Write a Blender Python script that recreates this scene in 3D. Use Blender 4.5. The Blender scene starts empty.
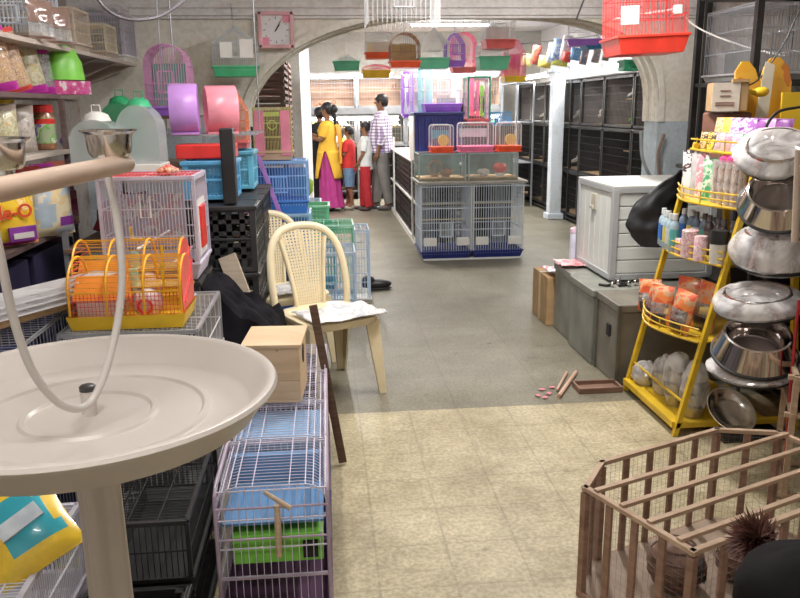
import bpy, math, random
from mathutils import Vector, Matrix, noise
random.seed(11)
PI = math.pi
sc = bpy.context.scene
COL = sc.collection
R = math.radians
# ------------------------------------------------------------------ camera geometry
F = 780; PITCH = R(13.8); YAW = R(5.3); ROLL = 0.012; H = 1.5
fw = Vector((math.sin(YAW)*math.cos(PITCH), math.cos(YAW)*math.cos(PITCH), -math.sin(PITCH)))
r0 = Vector((math.cos(YAW), -math.sin(YAW), 0)); u0 = r0.cross(fw)
rv = math.cos(ROLL)*r0 - math.sin(ROLL)*u0; uv = math.cos(ROLL)*u0 + math.sin(ROLL)*r0
def at(px, py, Y=None, Z=None, X=None):
    """measured point of the place on a plane of known depth, height or side distance"""
    d = F*fw + (px-400)*rv + (299-py)*uv
    t = Y/d.y if Y is not None else ((Z-H)/d.z if Z is not None else X/d.x)
    return Vector((d.x*t, d.y*t, H+d.z*t))
cam = bpy.data.cameras.new('camera'); co = bpy.data.objects.new('camera', cam); COL.objects.link(co)
cam.sensor_width = 36; cam.lens = 36*F/800; cam.clip_start = .05
co.matrix_world = Matrix(((rv.x, uv.x, -fw.x, 0), (rv.y, uv.y, -fw.y, 0), (rv.z, uv.z, -fw.z, H), (0, 0, 0, 1)))
sc.camera = co
# ------------------------------------------------------------------ materials
MATS = {}
def nt(name):
    m = bpy.data.materials.new(name); m.use_nodes = True
    return m, m.node_tree.nodes, m.node_tree.links, m.node_tree.nodes['Principled BSDF']
def mat(name, col, rough=.5, metal=0, var=.12, scale=8, bump=0, emit=0, alpha=1, trans=0, coat=0, spec=.5, col2=None, vscale=None):
    if name in MATS: return MATS[name]
    m, N, L, b = nt(name); MATS[name] = m
    tc = N.new('ShaderNodeTexCoord'); no = N.new('ShaderNodeTexNoise'); no.inputs['Scale'].default_value = scale; no.inputs['Detail'].default_value = 4
    L.new(tc.outputs['Object'], no.inputs['Vector'])
    rp = N.new('ShaderNodeValToRGB'); c = Vector(col)
    a = [max(0, x*(1-var)) for x in col]; z = [min(1, x*(1+var)) for x in col]
    if col2: a = list(col); z = list(col2)
    rp.color_ramp.elements[0].position = .35; rp.color_ramp.elements[1].position = .65
    rp.color_ramp.elements[0].color = (*a, 1); rp.color_ramp.elements[1].color = (*z, 1)
    L.new(no.outputs['Fac'], rp.inputs['Fac']); L.new(rp.outputs['Color'], b.inputs['Base Color'])
    b.inputs['Roughness'].default_value = rough; b.inputs['Metallic'].default_value = metal
    b.inputs['Alpha'].default_value = alpha; b.inputs['Transmission Weight'].default_value = trans
    b.inputs['Coat Weight'].default_value = coat; b.inputs['Specular IOR Level'].default_value = spec
    if emit:
        b.inputs['Emission Color'].default_value = (*col, 1); b.inputs['Emission Strength'].default_value = emit
    if bump:
        bp = N.new('ShaderNodeBump'); bp.inputs['Strength'].default_value = bump; bp.inputs['Distance'].default_value = .01
        L.new(no.outputs['Fac'], bp.inputs['Height']); L.new(bp.outputs['Normal'], b.inputs['Normal'])
    return m
def pack(name, cols, scale=22, rough=.3):
    """printed packaging: blotches of several inks"""
    if name in MATS: return MATS[name]
    m, N, L, b = nt(name); MATS[name] = m
    tc = N.new('ShaderNodeTexCoord'); no = N.new('ShaderNodeTexNoise'); no.inputs['Scale'].default_value = scale; no.inputs['Detail'].default_value = 3
    L.new(tc.outputs['Object'], no.inputs['Vector'])
    rp = N.new('ShaderNodeValToRGB'); rp.color_ramp.interpolation = 'CONSTANT'
    n = len(cols); rp.color_ramp.elements[0].color = (*cols[0], 1); rp.color_ramp.elements[1].color = (*cols[1], 1)
    rp.color_ramp.elements[1].position = .47
    for i in range(2, n):
        e = rp.color_ramp.elements.new(.47+.13*(i-1)/(n-2)); e.color = (*cols[i], 1)
    L.new(no.outputs['Fac'], rp.inputs['Fac']); L.new(rp.outputs['Color'], b.inputs['Base Color'])
    b.inputs['Roughness'].default_value = rough; b.inputs['Coat Weight'].default_value = .4
    bp = N.new('ShaderNodeBump'); bp.inputs['Strength'].default_value = .35; bp.inputs['Distance'].default_value = .01
    L.new(no.outputs['Fac'], bp.inputs['Height']); L.new(bp.outputs['Normal'], b.inputs['Normal'])
    return m
def glassy(name, col, alpha, rough=.05, bump=0, metal=0, scale=28):
    if name in MATS: return MATS[name]
    m, N, L, b = nt(name); MATS[name] = m
    b.inputs['Base Color'].default_value = (*col, 1); b.inputs['Roughness'].default_value = rough; b.inputs['Alpha'].default_value = alpha
    b.inputs['Specular IOR Level'].default_value = .8; b.inputs['Metallic'].default_value = metal
    if bump:
        tc = N.new('ShaderNodeTexCoord'); no = N.new('ShaderNodeTexNoise'); no.inputs['Scale'].default_value = scale; no.inputs['Detail'].default_value = 2; no.inputs['Distortion'].default_value = 1.0
        L.new(tc.outputs['Object'], no.inputs['Vector'])
        rp = N.new('ShaderNodeMapRange'); rp.inputs['From Min'].default_value = .35; rp.inputs['From Max'].default_value = .7
        rp.inputs['To Min'].default_value = alpha*.5; rp.inputs['To Max'].default_value = min(1, alpha*1.5)
        L.new(no.outputs['Fac'], rp.inputs['Value']); L.new(rp.outputs['Result'], b.inputs['Alpha'])
        bp = N.new('ShaderNodeBump'); bp.inputs['Strength'].default_value = bump; bp.inputs['Distance'].default_value = .02
        L.new(no.outputs['Fac'], bp.inputs['Height']); L.new(bp.outputs['Normal'], b.inputs['Normal'])
    return m
def floor_tiles(name, c1, c2, grout, size, stain, gw=.012, fine=90):
    m, N, L, b = nt(name); MATS[name] = m
    g = N.new('ShaderNodeNewGeometry'); mp = N.new('ShaderNodeMapping'); mp.inputs['Location'].default_value = (-.129+.25*4, -3.70+.25*20, 0)
    L.new(g.outputs['Position'], mp.inputs['Vector'])
    br = N.new('ShaderNodeTexBrick'); br.offset = 0; br.inputs['Scale'].default_value = 1
    br.inputs['Brick Width'].default_value = size; br.inputs['Row Height'].default_value = size; br.inputs['Mortar Size'].default_value = gw*size*.4
    br.inputs['Mortar Smooth'].default_value = .3
    br.inputs['Color1'].default_value = (*c1, 1); br.inputs['Color2'].default_value = (*c2, 1); br.inputs['Mortar'].default_value = (*grout, 1)
    L.new(mp.outputs['Vector'], br.inputs['Vector'])
    def noisy(scale, lo, hi, prev, blend='MULTIPLY', det=5, p0=.35, p1=.65, fac=1):
        no = N.new('ShaderNodeTexNoise'); no.inputs['Scale'].default_value = scale; no.inputs['Detail'].default_value = det; no.inputs['Roughness'].default_value = .65
        L.new(g.outputs['Position'], no.inputs['Vector'])
        rp = N.new('ShaderNodeValToRGB'); rp.color_ramp.elements[0].position = p0; rp.color_ramp.elements[1].position = p1
        rp.color_ramp.elements[0].color = (*lo, 1); rp.color_ramp.elements[1].color = (*hi, 1); L.new(no.outputs['Fac'], rp.inputs['Fac'])
        mx = N.new('ShaderNodeMixRGB'); mx.blend_type = blend; mx.inputs['Fac'].default_value = fac
        L.new(prev, mx.inputs['Color1']); L.new(rp.outputs['Color'], mx.inputs['Color2'])
        return mx.outputs['Color'], no
    o, _ = noisy(2.2, stain, (1.12, 1.12, 1.1), br.outputs['Color'])
    o, n2 = noisy(14, (.86, .84, .80), (1.08, 1.08, 1.06), o)
    o, _ = noisy(fine, (.82, .82, .8), (1.15, 1.15, 1.14), o, p0=.42, p1=.58)
    o, _ = noisy(5.5, (.45, .42, .36), (1, 1, 1), o, p0=.27, p1=.36)
    L.new(o, b.inputs['Base Color'])
    b.inputs['Roughness'].default_value = .45
    rr = N.new('ShaderNodeMapRange'); rr.inputs['To Min'].default_value = .3; rr.inputs['To Max'].default_value = .62; L.new(n2.outputs['Fac'], rr.inputs['Value']); L.new(rr.outputs['Result'], b.inputs['Roughness'])
    return m
def wood(name, c1, c2, rough=.6, scale=6, stretch=(1, 1, 12)):
    if name in MATS: return MATS[name]
    m, N, L, b = nt(name); MATS[name] = m
    tc = N.new('ShaderNodeTexCoord'); mp = N.new('ShaderNodeMapping'); mp.inputs['Scale'].default_value = stretch
    L.new(tc.outputs['Object'], mp.inputs['Vector'])
    no = N.new('ShaderNodeTexNoise'); no.inputs['Scale'].default_value = scale; no.inputs['Detail'].default_value = 6; no.inputs['Distortion'].default_value = .6
    L.new(mp.outputs['Vector'], no.inputs['Vector'])
    rp = N.new('ShaderNodeValToRGB'); rp.color_ramp.elements[0].position = .3; rp.color_ramp.elements[1].position = .7
    rp.color_ramp.elements[0].color = (*c1, 1); rp.color_ramp.elements[1].color = (*c2, 1)
    L.new(no.outputs['Fac'], rp.inputs['Fac']); L.new(rp.outputs['Color'], b.inputs['Base Color']); b.inputs['Roughness'].default_value = rough
    bp = N.new('ShaderNodeBump'); bp.inputs['Strength'].default_value = .2; bp.inputs['Distance'].default_value = .004
    L.new(no.outputs['Fac'], bp.inputs['Height']); L.new(bp.outputs['Normal'], b.inputs['Normal'])
    return m
def plaid(name, base, stripe, scale):
    m, N, L, b = nt(name); MATS[name] = m
    tc = N.new('ShaderNodeTexCoord'); sp = N.new('ShaderNodeSeparateXYZ'); L.new(tc.outputs['Object'], sp.inputs['Vector'])
    prev = None
    for ax in ('Y', 'Z'):
        mu = N.new('ShaderNodeMath'); mu.operation = 'MULTIPLY'; mu.inputs[1].default_value = scale; L.new(sp.outputs[ax], mu.inputs[0])
        fr = N.new('ShaderNodeMath'); fr.operation = 'FRACT'; L.new(mu.outputs[0], fr.inputs[0])
        gt = N.new('ShaderNodeMath'); gt.operation = 'LESS_THAN'; gt.inputs[1].default_value = .42; L.new(fr.outputs[0], gt.inputs[0])
        mx = N.new('ShaderNodeMixRGB'); mx.inputs['Color2'].default_value = (*stripe, 1)
        f = N.new('ShaderNodeMath'); f.operation = 'MULTIPLY'; f.inputs[1].default_value = .62; L.new(gt.outputs[0], f.inputs[0]); L.new(f.outputs[0], mx.inputs['Fac'])
        if prev: L.new(prev, mx.inputs['Color1'])
        else: mx.inputs['Color1'].default_value = (*base, 1)
        prev = mx.outputs['Color']
    L.new(prev, b.inputs['Base Color']); b.inputs['Roughness'].default_value = .8
    return m
def plaster(name, c, stain, scale=3):
    m, N, L, b = nt(name); MATS[name] = m
    g = N.new('ShaderNodeNewGeometry'); prev = None
    rgb = N.new('ShaderNodeRGB'); rgb.outputs[0].default_value = (*c, 1); o = rgb.outputs[0]
    for s, lo, p0, p1 in ((scale, stain, .33, .5), (scale*5, tuple(.5+.5*x for x in stain), .3, .45), (scale*14, (.88, .87, .84), .35, .6)):
        no = N.new('ShaderNodeTexNoise'); no.inputs['Scale'].default_value = s; no.inputs['Detail'].default_value = 6; L.new(g.outputs['Position'], no.inputs['Vector'])
        rp = N.new('ShaderNodeValToRGB'); rp.color_ramp.elements[0].position = p0; rp.color_ramp.elements[1].position = p1
        rp.color_ramp.elements[0].color = (*lo, 1); rp.color_ramp.elements[1].color = (1, 1, 1, 1); L.new(no.outputs['Fac'], rp.inputs['Fac'])
        mx = N.new('ShaderNodeMixRGB'); mx.blend_type = 'MULTIPLY'; mx.inputs['Fac'].default_value = 1; L.new(o, mx.inputs['Color1']); L.new(rp.outputs['Color'], mx.inputs['Color2']); o = mx.outputs['Color']
    L.new(o, b.inputs['Base Color']); b.inputs['Roughness'].default_value = .8
    bp = N.new('ShaderNodeBump'); bp.inputs['Strength'].default_value = .25; bp.inputs['Distance'].default_value = .01
    L.new(no.outputs['Fac'], bp.inputs['Height']); L.new(bp.outputs['Normal'], b.inputs['Normal'])
    return m
# ------------------------------------------------------------------ mesh builder
class MB:
    def __init__(s): s.v = []; s.f = []; s.mi = []; s.M = None
    def add(s, vs, fs, mi=0):
        n = len(s.v)
        if s.M is not None: vs = [s.M @ Vector(p) for p in vs]
        s.v += [tuple(p) for p in vs]; s.f += [tuple(i+n for i in f) for f in fs]; s.mi += [mi]*len(fs); return s
    def box(s, c, d, rz=0, mi=0, M=None):
        x, y, z = d[0]/2, d[1]/2, d[2]/2
        vs = [Vector((a*x, b*y, e*z)) for e in (-1, 1) for a, b in ((-1, -1), (1, -1), (1, 1), (-1, 1))]
        T = Matrix.Translation(c) @ (M if M is not None else Matrix.Rotation(rz, 4, 'Z'))
        return s.add([T @ p for p in vs], [(0, 3, 2, 1), (4, 5, 6, 7), (0, 1, 5, 4), (1, 2, 6, 5), (2, 3, 7, 6), (3, 0, 4, 7)], mi)
    def b2(s, lo, hi, mi=0):
        return s.box([(a+b)/2 for a, b in zip(lo, hi)], [abs(b-a) for a, b in zip(lo, hi)], mi=mi)
    def bar(s, p, q, w, h=None, mi=0, up=(0, 0, 1)):
        p = Vector(p); q = Vector(q); d = (q-p)
        if d.length < 1e-6: return s
        d.normalize(); u = Vector(up)
        if abs(d.dot(u)) > .95: u = Vector((0, 1, 0))
        a = d.cross(u).normalized(); b = a.cross(d); h = h or w
        vs = [e + a*(i*w/2) + b*(j*h/2) for e in (p, q) for i, j in ((-1, -1), (1, -1), (1, 1), (-1, 1))]
        return s.add(vs, [(0, 1, 5, 4), (1, 2, 6, 5), (2, 3, 7, 6), (3, 0, 4, 7), (0, 3, 2, 1), (4, 5, 6, 7)], mi)
    def tube(s, pts, r, n=6, closed=False, mi=0, sq=None):
        P = [Vector(p) for p in pts]; k = len(P); rr = r if isinstance(r, (list, tuple)) else [r]*k
        vs = []; pa = None
        for i, p in enumerate(P):
            if closed: d = P[(i+1) % k]-P[i-1]
            else: d = P[min(i+1, k-1)]-P[max(i-1, 0)]
            if d.length < 1e-9: d = Vector((0, 0, 1))
            d.normalize()
            if pa is None:
                u = Vector((0, 0, 1)) if abs(d.z) < .9 else Vector((0, 1, 0)); a = d.cross(u).normalized()
            else:
                a = pa - d*pa.dot(d); a = a.normalized() if a.length > 1e-6 else pa
            pa = a; b = a.cross(d)
            for j in range(n):
                t = 2*PI*(j+.5)/n; vs.append(p + a*(math.cos(t)*rr[i]) + b*(math.sin(t)*rr[i]*(sq or 1)))
        fs = [(i*n+j, i*n+(j+1) % n, ((i+1) % k)*n+(j+1) % n, ((i+1) % k)*n+j) for i in range(k if closed else k-1) for j in range(n)]
        if not closed: fs += [tuple(range(n))[::-1], tuple((k-1)*n+j for j in range(n))]
        return s.add(vs, fs, mi)
    def lathe(s, prof, n=24, c=(0, 0, 0), M=None, mi=0, sx=1, sy=1, mis=None):
        T = Matrix.Translation(c) @ (M if M is not None else Matrix())
        vs = [T @ Vector((r*math.cos(2*PI*j/n)*sx, r*math.sin(2*PI*j/n)*sy, z)) for r, z in prof for j in range(n)]
        for i in range(len(prof)-1):
            pass
        fs = [(i*n+j, i*n+(j+1) % n, (i+1)*n+(j+1) % n, (i+1)*n+j) for i in range(len(prof)-1) for j in range(n)]
        n0 = len(s.f); s.add(vs, fs, mi)
        if mis:
            for i in range(len(prof)-1):
                for j in range(n): s.mi[n0+i*n+j] = mis[i]
        return s
    def ball(s, c, r, n=12, m=8, mi=0, M=None, nz=0, seed=0):
        if not isinstance(r, (tuple, list)): r = (r, r, r)
        vs = []; T = M if M is not None else Matrix()
        for i in range(m+1):
            t = PI*i/m
            for j in range(n):
                p = Vector((math.sin(t)*math.cos(2*PI*j/n), math.sin(t)*math.sin(2*PI*j/n), math.cos(t)))
                k = 1+nz*noise.noise(p*2.2+Vector((seed, seed*.7, 0)))
                vs.append(Vector(c) + T @ Vector((p.x*r[0]*k, p.y*r[1]*k, p.z*r[2]*k)))
        fs = [(i*n+j, (i+1)*n+j, (i+1)*n+(j+1) % n, i*n+(j+1) % n) for i in range(m) for j in range(n)]
        return s.add(vs, fs, mi)
    def prism(s, poly, y0, y1, T=None, mi=0):
        """poly in x,z, pushed along y"""
        T = T if T is not None else Matrix(); n = len(poly)
        vs = [T @ Vector((p[0], y, p[1])) for y in (y0, y1) for p in poly]
        return s.add(vs, [tuple(range(n)), tuple(range(n, 2*n))[::-1]] + [(i, i+n, (i+1) % n+n, (i+1) % n) for i in range(n)], mi)
    def sheet(s, fn, nu, nv, mi=0, mif=None):
        vs = [fn(i/nu, j/nv) for j in range(nv+1) for i in range(nu+1)]
        n0 = len(s.f); fs = [(j*(nu+1)+i, j*(nu+1)+i+1, (j+1)*(nu+1)+i+1, (j+1)*(nu+1)+i) for j in range(nv) for i in range(nu)]
        s.add(vs, fs, mi)
        if mif:
            k = n0
            for j in range(nv):
                for i in range(nu): s.mi[k] = mif((i+.5)/nu, (j+.5)/nv); k += 1
        return s
    def obj(s, name, m, parent=None, loc=(0, 0, 0), rot=(0, 0, 0), smooth=False, bevel=0, solid=0, sub=0):
        me = bpy.data.meshes.new(name); me.from_pydata(s.v, [], s.f)
        for x in (m if isinstance(m, (list, tuple)) else [m]): me.materials.append(x)
        if isinstance(m, (list, tuple)): me.polygons.foreach_set('material_index', s.mi)
        if smooth:
            me.polygons.foreach_set('use_smooth', [True]*len(me.polygons)); me.update()
            me.set_sharp_from_angle(angle=R(42))
        me.update()
        o = bpy.data.objects.new(name, me); COL.objects.link(o)
        if parent: o.parent = parent
        o.location = loc; o.rotation_euler = rot
        if solid: q = o.modifiers.new('solid', 'SOLIDIFY'); q.thickness = solid; q.offset = 0
        if sub: q = o.modifiers.new('sub', 'SUBSURF'); q.levels = sub; q.render_levels = sub
        if bevel: q = o.modifiers.new('bevel', 'BEVEL'); q.width = bevel; q.segments = 2; q.limit_method = 'ANGLE'
        return o
USED = {}
def tag(o, label, cat, group=None):
    o['label'] = label; o['category'] = cat
    if group: o['group'] = group
    return o
def T(name, label, cat, loc=(0, 0, 0), rz=0, group=None, rot=None):
    o = bpy.data.objects.new(name, None); COL.objects.link(o); o.empty_display_size = .05
    o.location = loc; o.rotation_euler = rot or (0, 0, rz); return tag(o, label, cat, group)
def struct(o): o['kind'] = 'structure'; return o
def stuff(o): o['kind'] = 'stuff'; return o
def copy_tree(o, parent=None):
    c = o.copy(); COL.objects.link(c)
    if parent: c.parent = parent
    for ch in list(o.children): copy_tree(ch, c)
    return c
def place(o, loc, rz=None, label=None, group=None, rot=None):
    o.location = loc
    if rz is not None: o.rotation_euler = (0, 0, rz)
    if rot: o.rotation_euler = rot
    if label: o['label'] = label
    if group: o['group'] = group
    return o
def letters(txt, size, m, parent, loc, rot, ext=.001):
    cu = bpy.data.curves.new('lettering', 'FONT'); cu.body = txt; cu.size = size; cu.extrude = ext; cu.align_x = 'CENTER'; cu.offset = size*.02
    o = bpy.data.objects.new('tmp', cu); COL.objects.link(o); dg = bpy.context.evaluated_depsgraph_get()
    me = bpy.data.meshes.new_from_object(o.evaluated_get(dg)); bpy.data.objects.remove(o)
    me.materials.clear(); me.materials.append(m)
    q = bpy.data.objects.new('lettering', me); COL.objects.link(q); q.parent = parent; q.location = loc; q.rotation_euler = rot; return q
# colours
WHITE = mat('white plastic', (.78, .77, .74), .35, var=.05)
WIREW = mat('white wire', (.72, .72, .74), .4, var=.04)
WIREG = mat('galvanised wire', (.42, .44, .48), .35, .5, var=.1)
WIREB = mat('black wire', (.02, .02, .022), .5)
BLACK = mat('black plastic', (.018, .018, .02), .45, var=.3)
BLKMETAL = mat('black painted steel', (.03, .028, .028), .4, .3, var=.3)
RED = mat('red plastic', (.75, .04, .035), .3); ORANGE = mat('orange plastic', (.85, .28, .04), .35)
YEL = mat('yellow plastic', (.85, .55, .03), .35); GREEN = mat('green plastic', (.05, .42, .2), .35)
LIME = mat('lime plastic', (.22, .62, .08), .35); BLUE = mat('blue plastic', (.05, .2, .62), .35)
SKY = mat('light blue plastic', (.12, .42, .72), .35); NAVY = mat('navy plastic', (.02, .03, .2), .35)
PURP = mat('purple plastic', (.36, .14, .66), .32); PINK = mat('pink plastic', (.85, .2, .36), .32)
LAV = mat('lavender wire', (.5, .42, .6), .4, var=.06); CREAM = mat('cream plastic', (.78, .67, .45), .38, var=.04)
MAG = mat('magenta plastic', (.6, .04, .35), .35); REDWIRE = mat('red wire', (.7, .06, .06), .4)
YELWIRE = mat('yellow wire', (.9, .45, .03), .35); STEEL = mat('stainless steel', (.72, .7, .68), .13, 1, var=.08, scale=4)
DARK = mat('dark interior', (.02, .018, .02), .8, var=.4); CARD = mat('cardboard', (.42, .27, .13), .8, var=.1, scale=14)
GREY = mat('grey plastic', (.4, .4, .4), .45); BLUEWIRE = mat('blue wire', (.12, .22, .6), .4); GRNWIRE = mat('green wire', (.1, .5, .28), .4)
CLEAR = glassy('clear acrylic', (.75, .82, .85), .14); WRAP = glassy('crumpled clear plastic', (.84, .82, .82), .5, .4, bump=.45, scale=9)
GLASS = glassy('aquarium glass', (.55, .68, .66), .16, .04); FILM = glassy('glossy clear film', (.95, .95, .95), .22, .06, bump=.8)
TAN = mat('wood shavings', (.55, .38, .2), .9, scale=60, var=.3, bump=.6); SKIN = mat('brown skin', (.22, .1, .055), .6); HAIR = mat('black hair', (.008, .007, .008), .45, scale=80, var=.4)
# ------------------------------------------------------------------ generic wire cage
def fr(a, b, n): return [a+(b-a)*i/n for i in range(n+1)]
def cage(name, label, cat, loc, w, d, h, rz=0, wire=WIREW, tray=NAVY, th=.05, sp=.02, t=.0016, rings=2, roof='flat', group=None, rim=None, perch=None, cups=None, door=True, rot=None, hook=False, frame=None, flare=1.0, axis='y', extra=None):
    e = T(name, label, cat, loc, rz, group, rot)
    W, D = w/2, d/2
    if roof == 'flat': prof = [(-W, th), (-W, h), (W, h), (W, th)]
    elif roof == 'soft': k = min(.06, W*.4); prof = [(-W, th)] + [(-W+k-k*math.cos(a), h-k+k*math.sin(a)) for a in fr(0, PI/2, 4)] + [(W-k+k*math.sin(a), h-k+k*math.cos(a)) for a in fr(0, PI/2, 4)] + [(W, th)]
    elif roof == 'house': prof = [(-W, th), (-W, h*.68), (-W*.25, h), (W*.25, h), (W, h*.68), (W, th)]
    elif roof == 'peak': prof = [(-W, th), (-W, h*.66), (0, h), (W, h*.66), (W, th)]
    elif roof == 'arch': s0 = max(h-W*1.0, th+.01); prof = [(-W, th)] + [(-W*math.cos(a), s0+(h-s0)*math.sin(a)) for a in fr(0, PI, 12)] + [(W, th)]
    elif roof == 'barrel': s0 = th; prof = [(-W*math.cos(a), s0+(h-s0)*math.sin(a)) for a in fr(0, PI, 16)]
    def top(x):
        for (x0, z0), (x1, z1) in zip(prof, prof[1:]):
            if x1 > x0 and x0-1e-9 <= x <= x1+1e-9: return z0+(z1-z0)*(x-x0)/(x1-x0)
        return h
    m = MB()
    nx = max(2, round(w/sp)); ny = max(2, round(d/sp))
    for y in (-D, D):
        for x in fr(-W, W, nx):
            zt = top(x)
            if zt > th+.01: m.bar((x, y, th*.6), (x, y, zt), t)
        m.tube([(x, y, z) for x, z in prof], t*1.0, 4)
    for y in fr(-D, D, ny):
        m.tube([(x, y, z) for x, z in prof], t*.55, 4)
    for k in range(1, rings+1):
        z = th+(h*(.66 if roof in ('house', 'peak') else (.45 if roof in ('arch',) else .97))-th)*k/rings
        if roof == 'barrel':
            z = th+(h-th)*.5; xx = W*math.cos(math.asin(.5)); m.bar((-xx, -D, z), (xx, -D, z), t*1.6); m.bar((-xx, D, z), (xx, D, z), t*1.6); break
        for a, b in (((-W, -D), (W, -D)), ((W, -D), (W, D)), ((W, D), (-W, D)), ((-W, D), (-W, -D))):
            m.bar((*a, z), (*b, z), t*1.7)
    for x, z in prof[1:-1]: m.bar((x, -D, z), (x, D, z), t*1.5)
    if roof in ('flat', 'soft') and nx > 3:
        for x in fr(-W, W, max(2, nx//4)): m.bar((x, -D, h), (x, D, h), t*1.3)
    m.obj('wire_body', wire, e)
    if tray is not None and th > 0:
        q = MB(); g = .006; f = flare
        rw, rd = (W+g)*f, (D+g)*f
        q.add([(-W*.94, -D*.94, 0), (W*.94, -D*.94, 0), (W*.94, D*.94, 0), (-W*.94, D*.94, 0), (-rw, -rd, th), (rw, -rd, th), (rw, rd, th), (-rw, rd, th),
               (-rw+.008, -rd+.008, th), (rw-.008, -rd+.008, th), (rw-.008, rd-.008, th), (-rw+.008, rd-.008, th), (-W*.9, -D*.9, .006), (W*.9, -D*.9, .006), (W*.9, D*.9, .006), (-W*.9, D*.9, .006)],
              [(3, 2, 1, 0)] + [(i, (i+1) % 4, 4+(i+1) % 4, 4+i) for i in range(4)] + [(4+i, 4+(i+1) % 4, 8+(i+1) % 4, 8+i) for i in range(4)] + [(8+i, 8+(i+1) % 4, 12+(i+1) % 4, 12+i) for i in range(4)] + [(12, 13, 14, 15)])
        q.box((0, -rd-.001, th*.92), (2*rw+.008, .008, .012)); q.box((0, rd+.001, th*.92), (2*rw+.008, .008, .012)); q.box((-rw-.001, 0, th*.92), (.008, 2*rd, .012)); q.box((rw+.001, 0, th*.92), (.008, 2*rd, .012))
        q.obj('base_tray', tray, e, bevel=.002 if w > .3 else 0)
    if rim:   # corner frame in plastic
        q = MB()
        for sx in (-1, 1):
            for sy in (-1, 1):
                if roof not in ('flat', 'soft'): MB().bar((sx*W, sy*D, th), (sx*W, sy*D, h*.66), rim[1]).obj('corner_post', rim[0], e); continue
                q.bar((sx*W, sy*D, th), (sx*W, sy*D, h*.99), rim[1])
        if roof == 'flat':
            for s in (-1, 1): q.bar((-W, s*D, h), (W, s*D, h), rim[1]); q.bar((s*W, -D, h), (s*W, D, h), rim[1])
        if q.v: q.obj('corner_frame', rim[0], e)
    if door:
        q = MB(); dw, dh = min(.12, w*.35), min(.14, h*.3); z0 = th+(h-th)*.22; y = -D-.004
        for z in (z0, z0+dh): q.bar((-dw/2, y, z), (dw/2, y, z), t*2)
        for x in (-dw/2, dw/2): q.bar((x, y, z0), (x, y, z0+dh), t*2)
        for x in fr(-dw/2, dw/2, 5)[1:-1]: q.bar((x, y, z0), (x, y, z0+dh), t)
        q.obj('door', wire, e)
    if perch:
        for z in perch[1:]:
            q = MB(); q.tube([(-W, 0, z), (W, 0, z)], .006, 8); q.obj('perch', perch[0], e, smooth=True)
    if cups:
        for sx in (-1, 1):
            q = MB(); q.box((sx*W*.66, -D-.012, th+(h-th)*.14), (w*.26, .035, .07)); q.box((sx*W*.66, -D-.012, th+(h-th)*.14+.04), (w*.24, .02, .012)); q.obj('feeding_cup', cups, e, bevel=.003)
    if hook:
        q = MB(); q.tube([(0, 0, h), (0, 0, h+.03), (.012, 0, h+.045), (0, 0, h+.06), (-.012, 0, h+.05)], .002, 5); q.obj('hook', wire, e)
    if extra: extra(e)
    return e
# ================================================================== THE SETTING
PLA = plaster('cream plaster', (.88, .85, .78), (.86, .83, .76), 2.0)
PLB = plaster('pale blue paint', (.55, .64, .70), (.78, .78, .76), 3)
PLW = plaster('white plaster', (.86, .85, .86), (.92, .9, .89), 2)
PLD = plaster('dingy plaster', (.5, .45, .42), (.5, .42, .36), 3)
TILE = floor_tiles('cream floor tiles', (.45, .395, .275), (.475, .42, .295), (.385, .335, .235), .25, (.72, .69, .62), gw=.05, fine=60)
TERR = floor_tiles('grey terrazzo', (.188, .174, .136), (.203, .188, .148), (.158, .147, .118), .5, (.78, .77, .72), gw=.02, fine=70)
def plane(name, lo, hi, m): return struct(MB().b2(lo, hi).obj(name, m))
plane('floor', (-1.85, -1.6, -.1), (3.05, 3.70, 0), TILE)
plane('floor', (-1.85, 3.70, -.1), (3.9, 14, -.002), TERR)
plane('wall_left', (-1.85, -1.6, 0), (-1.75, 6, 2.7), PLD)
plane('wall_right', (2.95, -1.6, 0), (3.05, 6, 2.7), PLD)
plane('wall_front', (-1.75, -1.6, 0), (2.95, -1.5, 2.7), PLW)
plane('ceiling', (-1.85, -1.6, 2.7), (3.05, 6, 2.8), PLW)
plane('ceiling', (-1.5, 6.4, 2.75), (3.9, 14, 2.85), PLW)
PLG = plaster('grey far plaster', (.50, .49, .46), (.85, .82, .78), 2)
plane('wall_back', (-1.5, 13.9, 0), (3.9, 14, 2.75), PLG)
plane('wall_left', (-1.5, 6.4, 0), (-1.4, 13.9, 2.75), PLW)
plane('wall_right', (3.8, 6.4, 0), (3.9, 13.9, 2.75), PLW)
# the arch wall between the two rooms
CX, AA, ZS, ZT = 1.01, 1.575, 1.37, 2.17
def arc(off, n=40):
    a = AA-off; b = ZT-ZS-off; g = lambda t: .92 if t < PI/2 else .62
    return [(CX-a*math.copysign(abs(math.cos(t))**g(t), math.cos(t)), ZS+b*abs(math.sin(t))**g(t)) for t in fr(0, PI, n)]
def arch_ring(m, off, y0, y1, outer=None, mi=0):
    A = arc(off); n = len(A)
    O = outer
    vs = [(x, y0, z) for x, z in A] + [(x, y1, z) for x, z in A] + [(x, y0, z) for x, z in O] + [(x, y1, z) for x, z in O]
    fs = []
    for i in range(n-1):
        fs += [(i, i+1, n+i+1, n+i), (2*n+i, 2*n+i+1, i+1, i), (n+i, n+i+1, 3*n+i+1, 3*n+i)]
    m.add(vs, fs, mi)
A0 = arc(0); O = []
for x, z in A0:
    t = (x-(CX-AA))/(2*AA); O.append((-1.85+t*(3.95+1.85), 2.85))
O[0] = (-1.85, ZS); O[-1] = (3.95, ZS)
O[1] = (-1.85, 2.3); O[-2] = (3.95, 2.3); O[2] = (-1.85, 2.85); O[-3] = (3.95, 2.85)
m = MB(); arch_ring(m, 0, 6.0, 6.26, O)
struct(m.obj('wall_middle', PLA))
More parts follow.
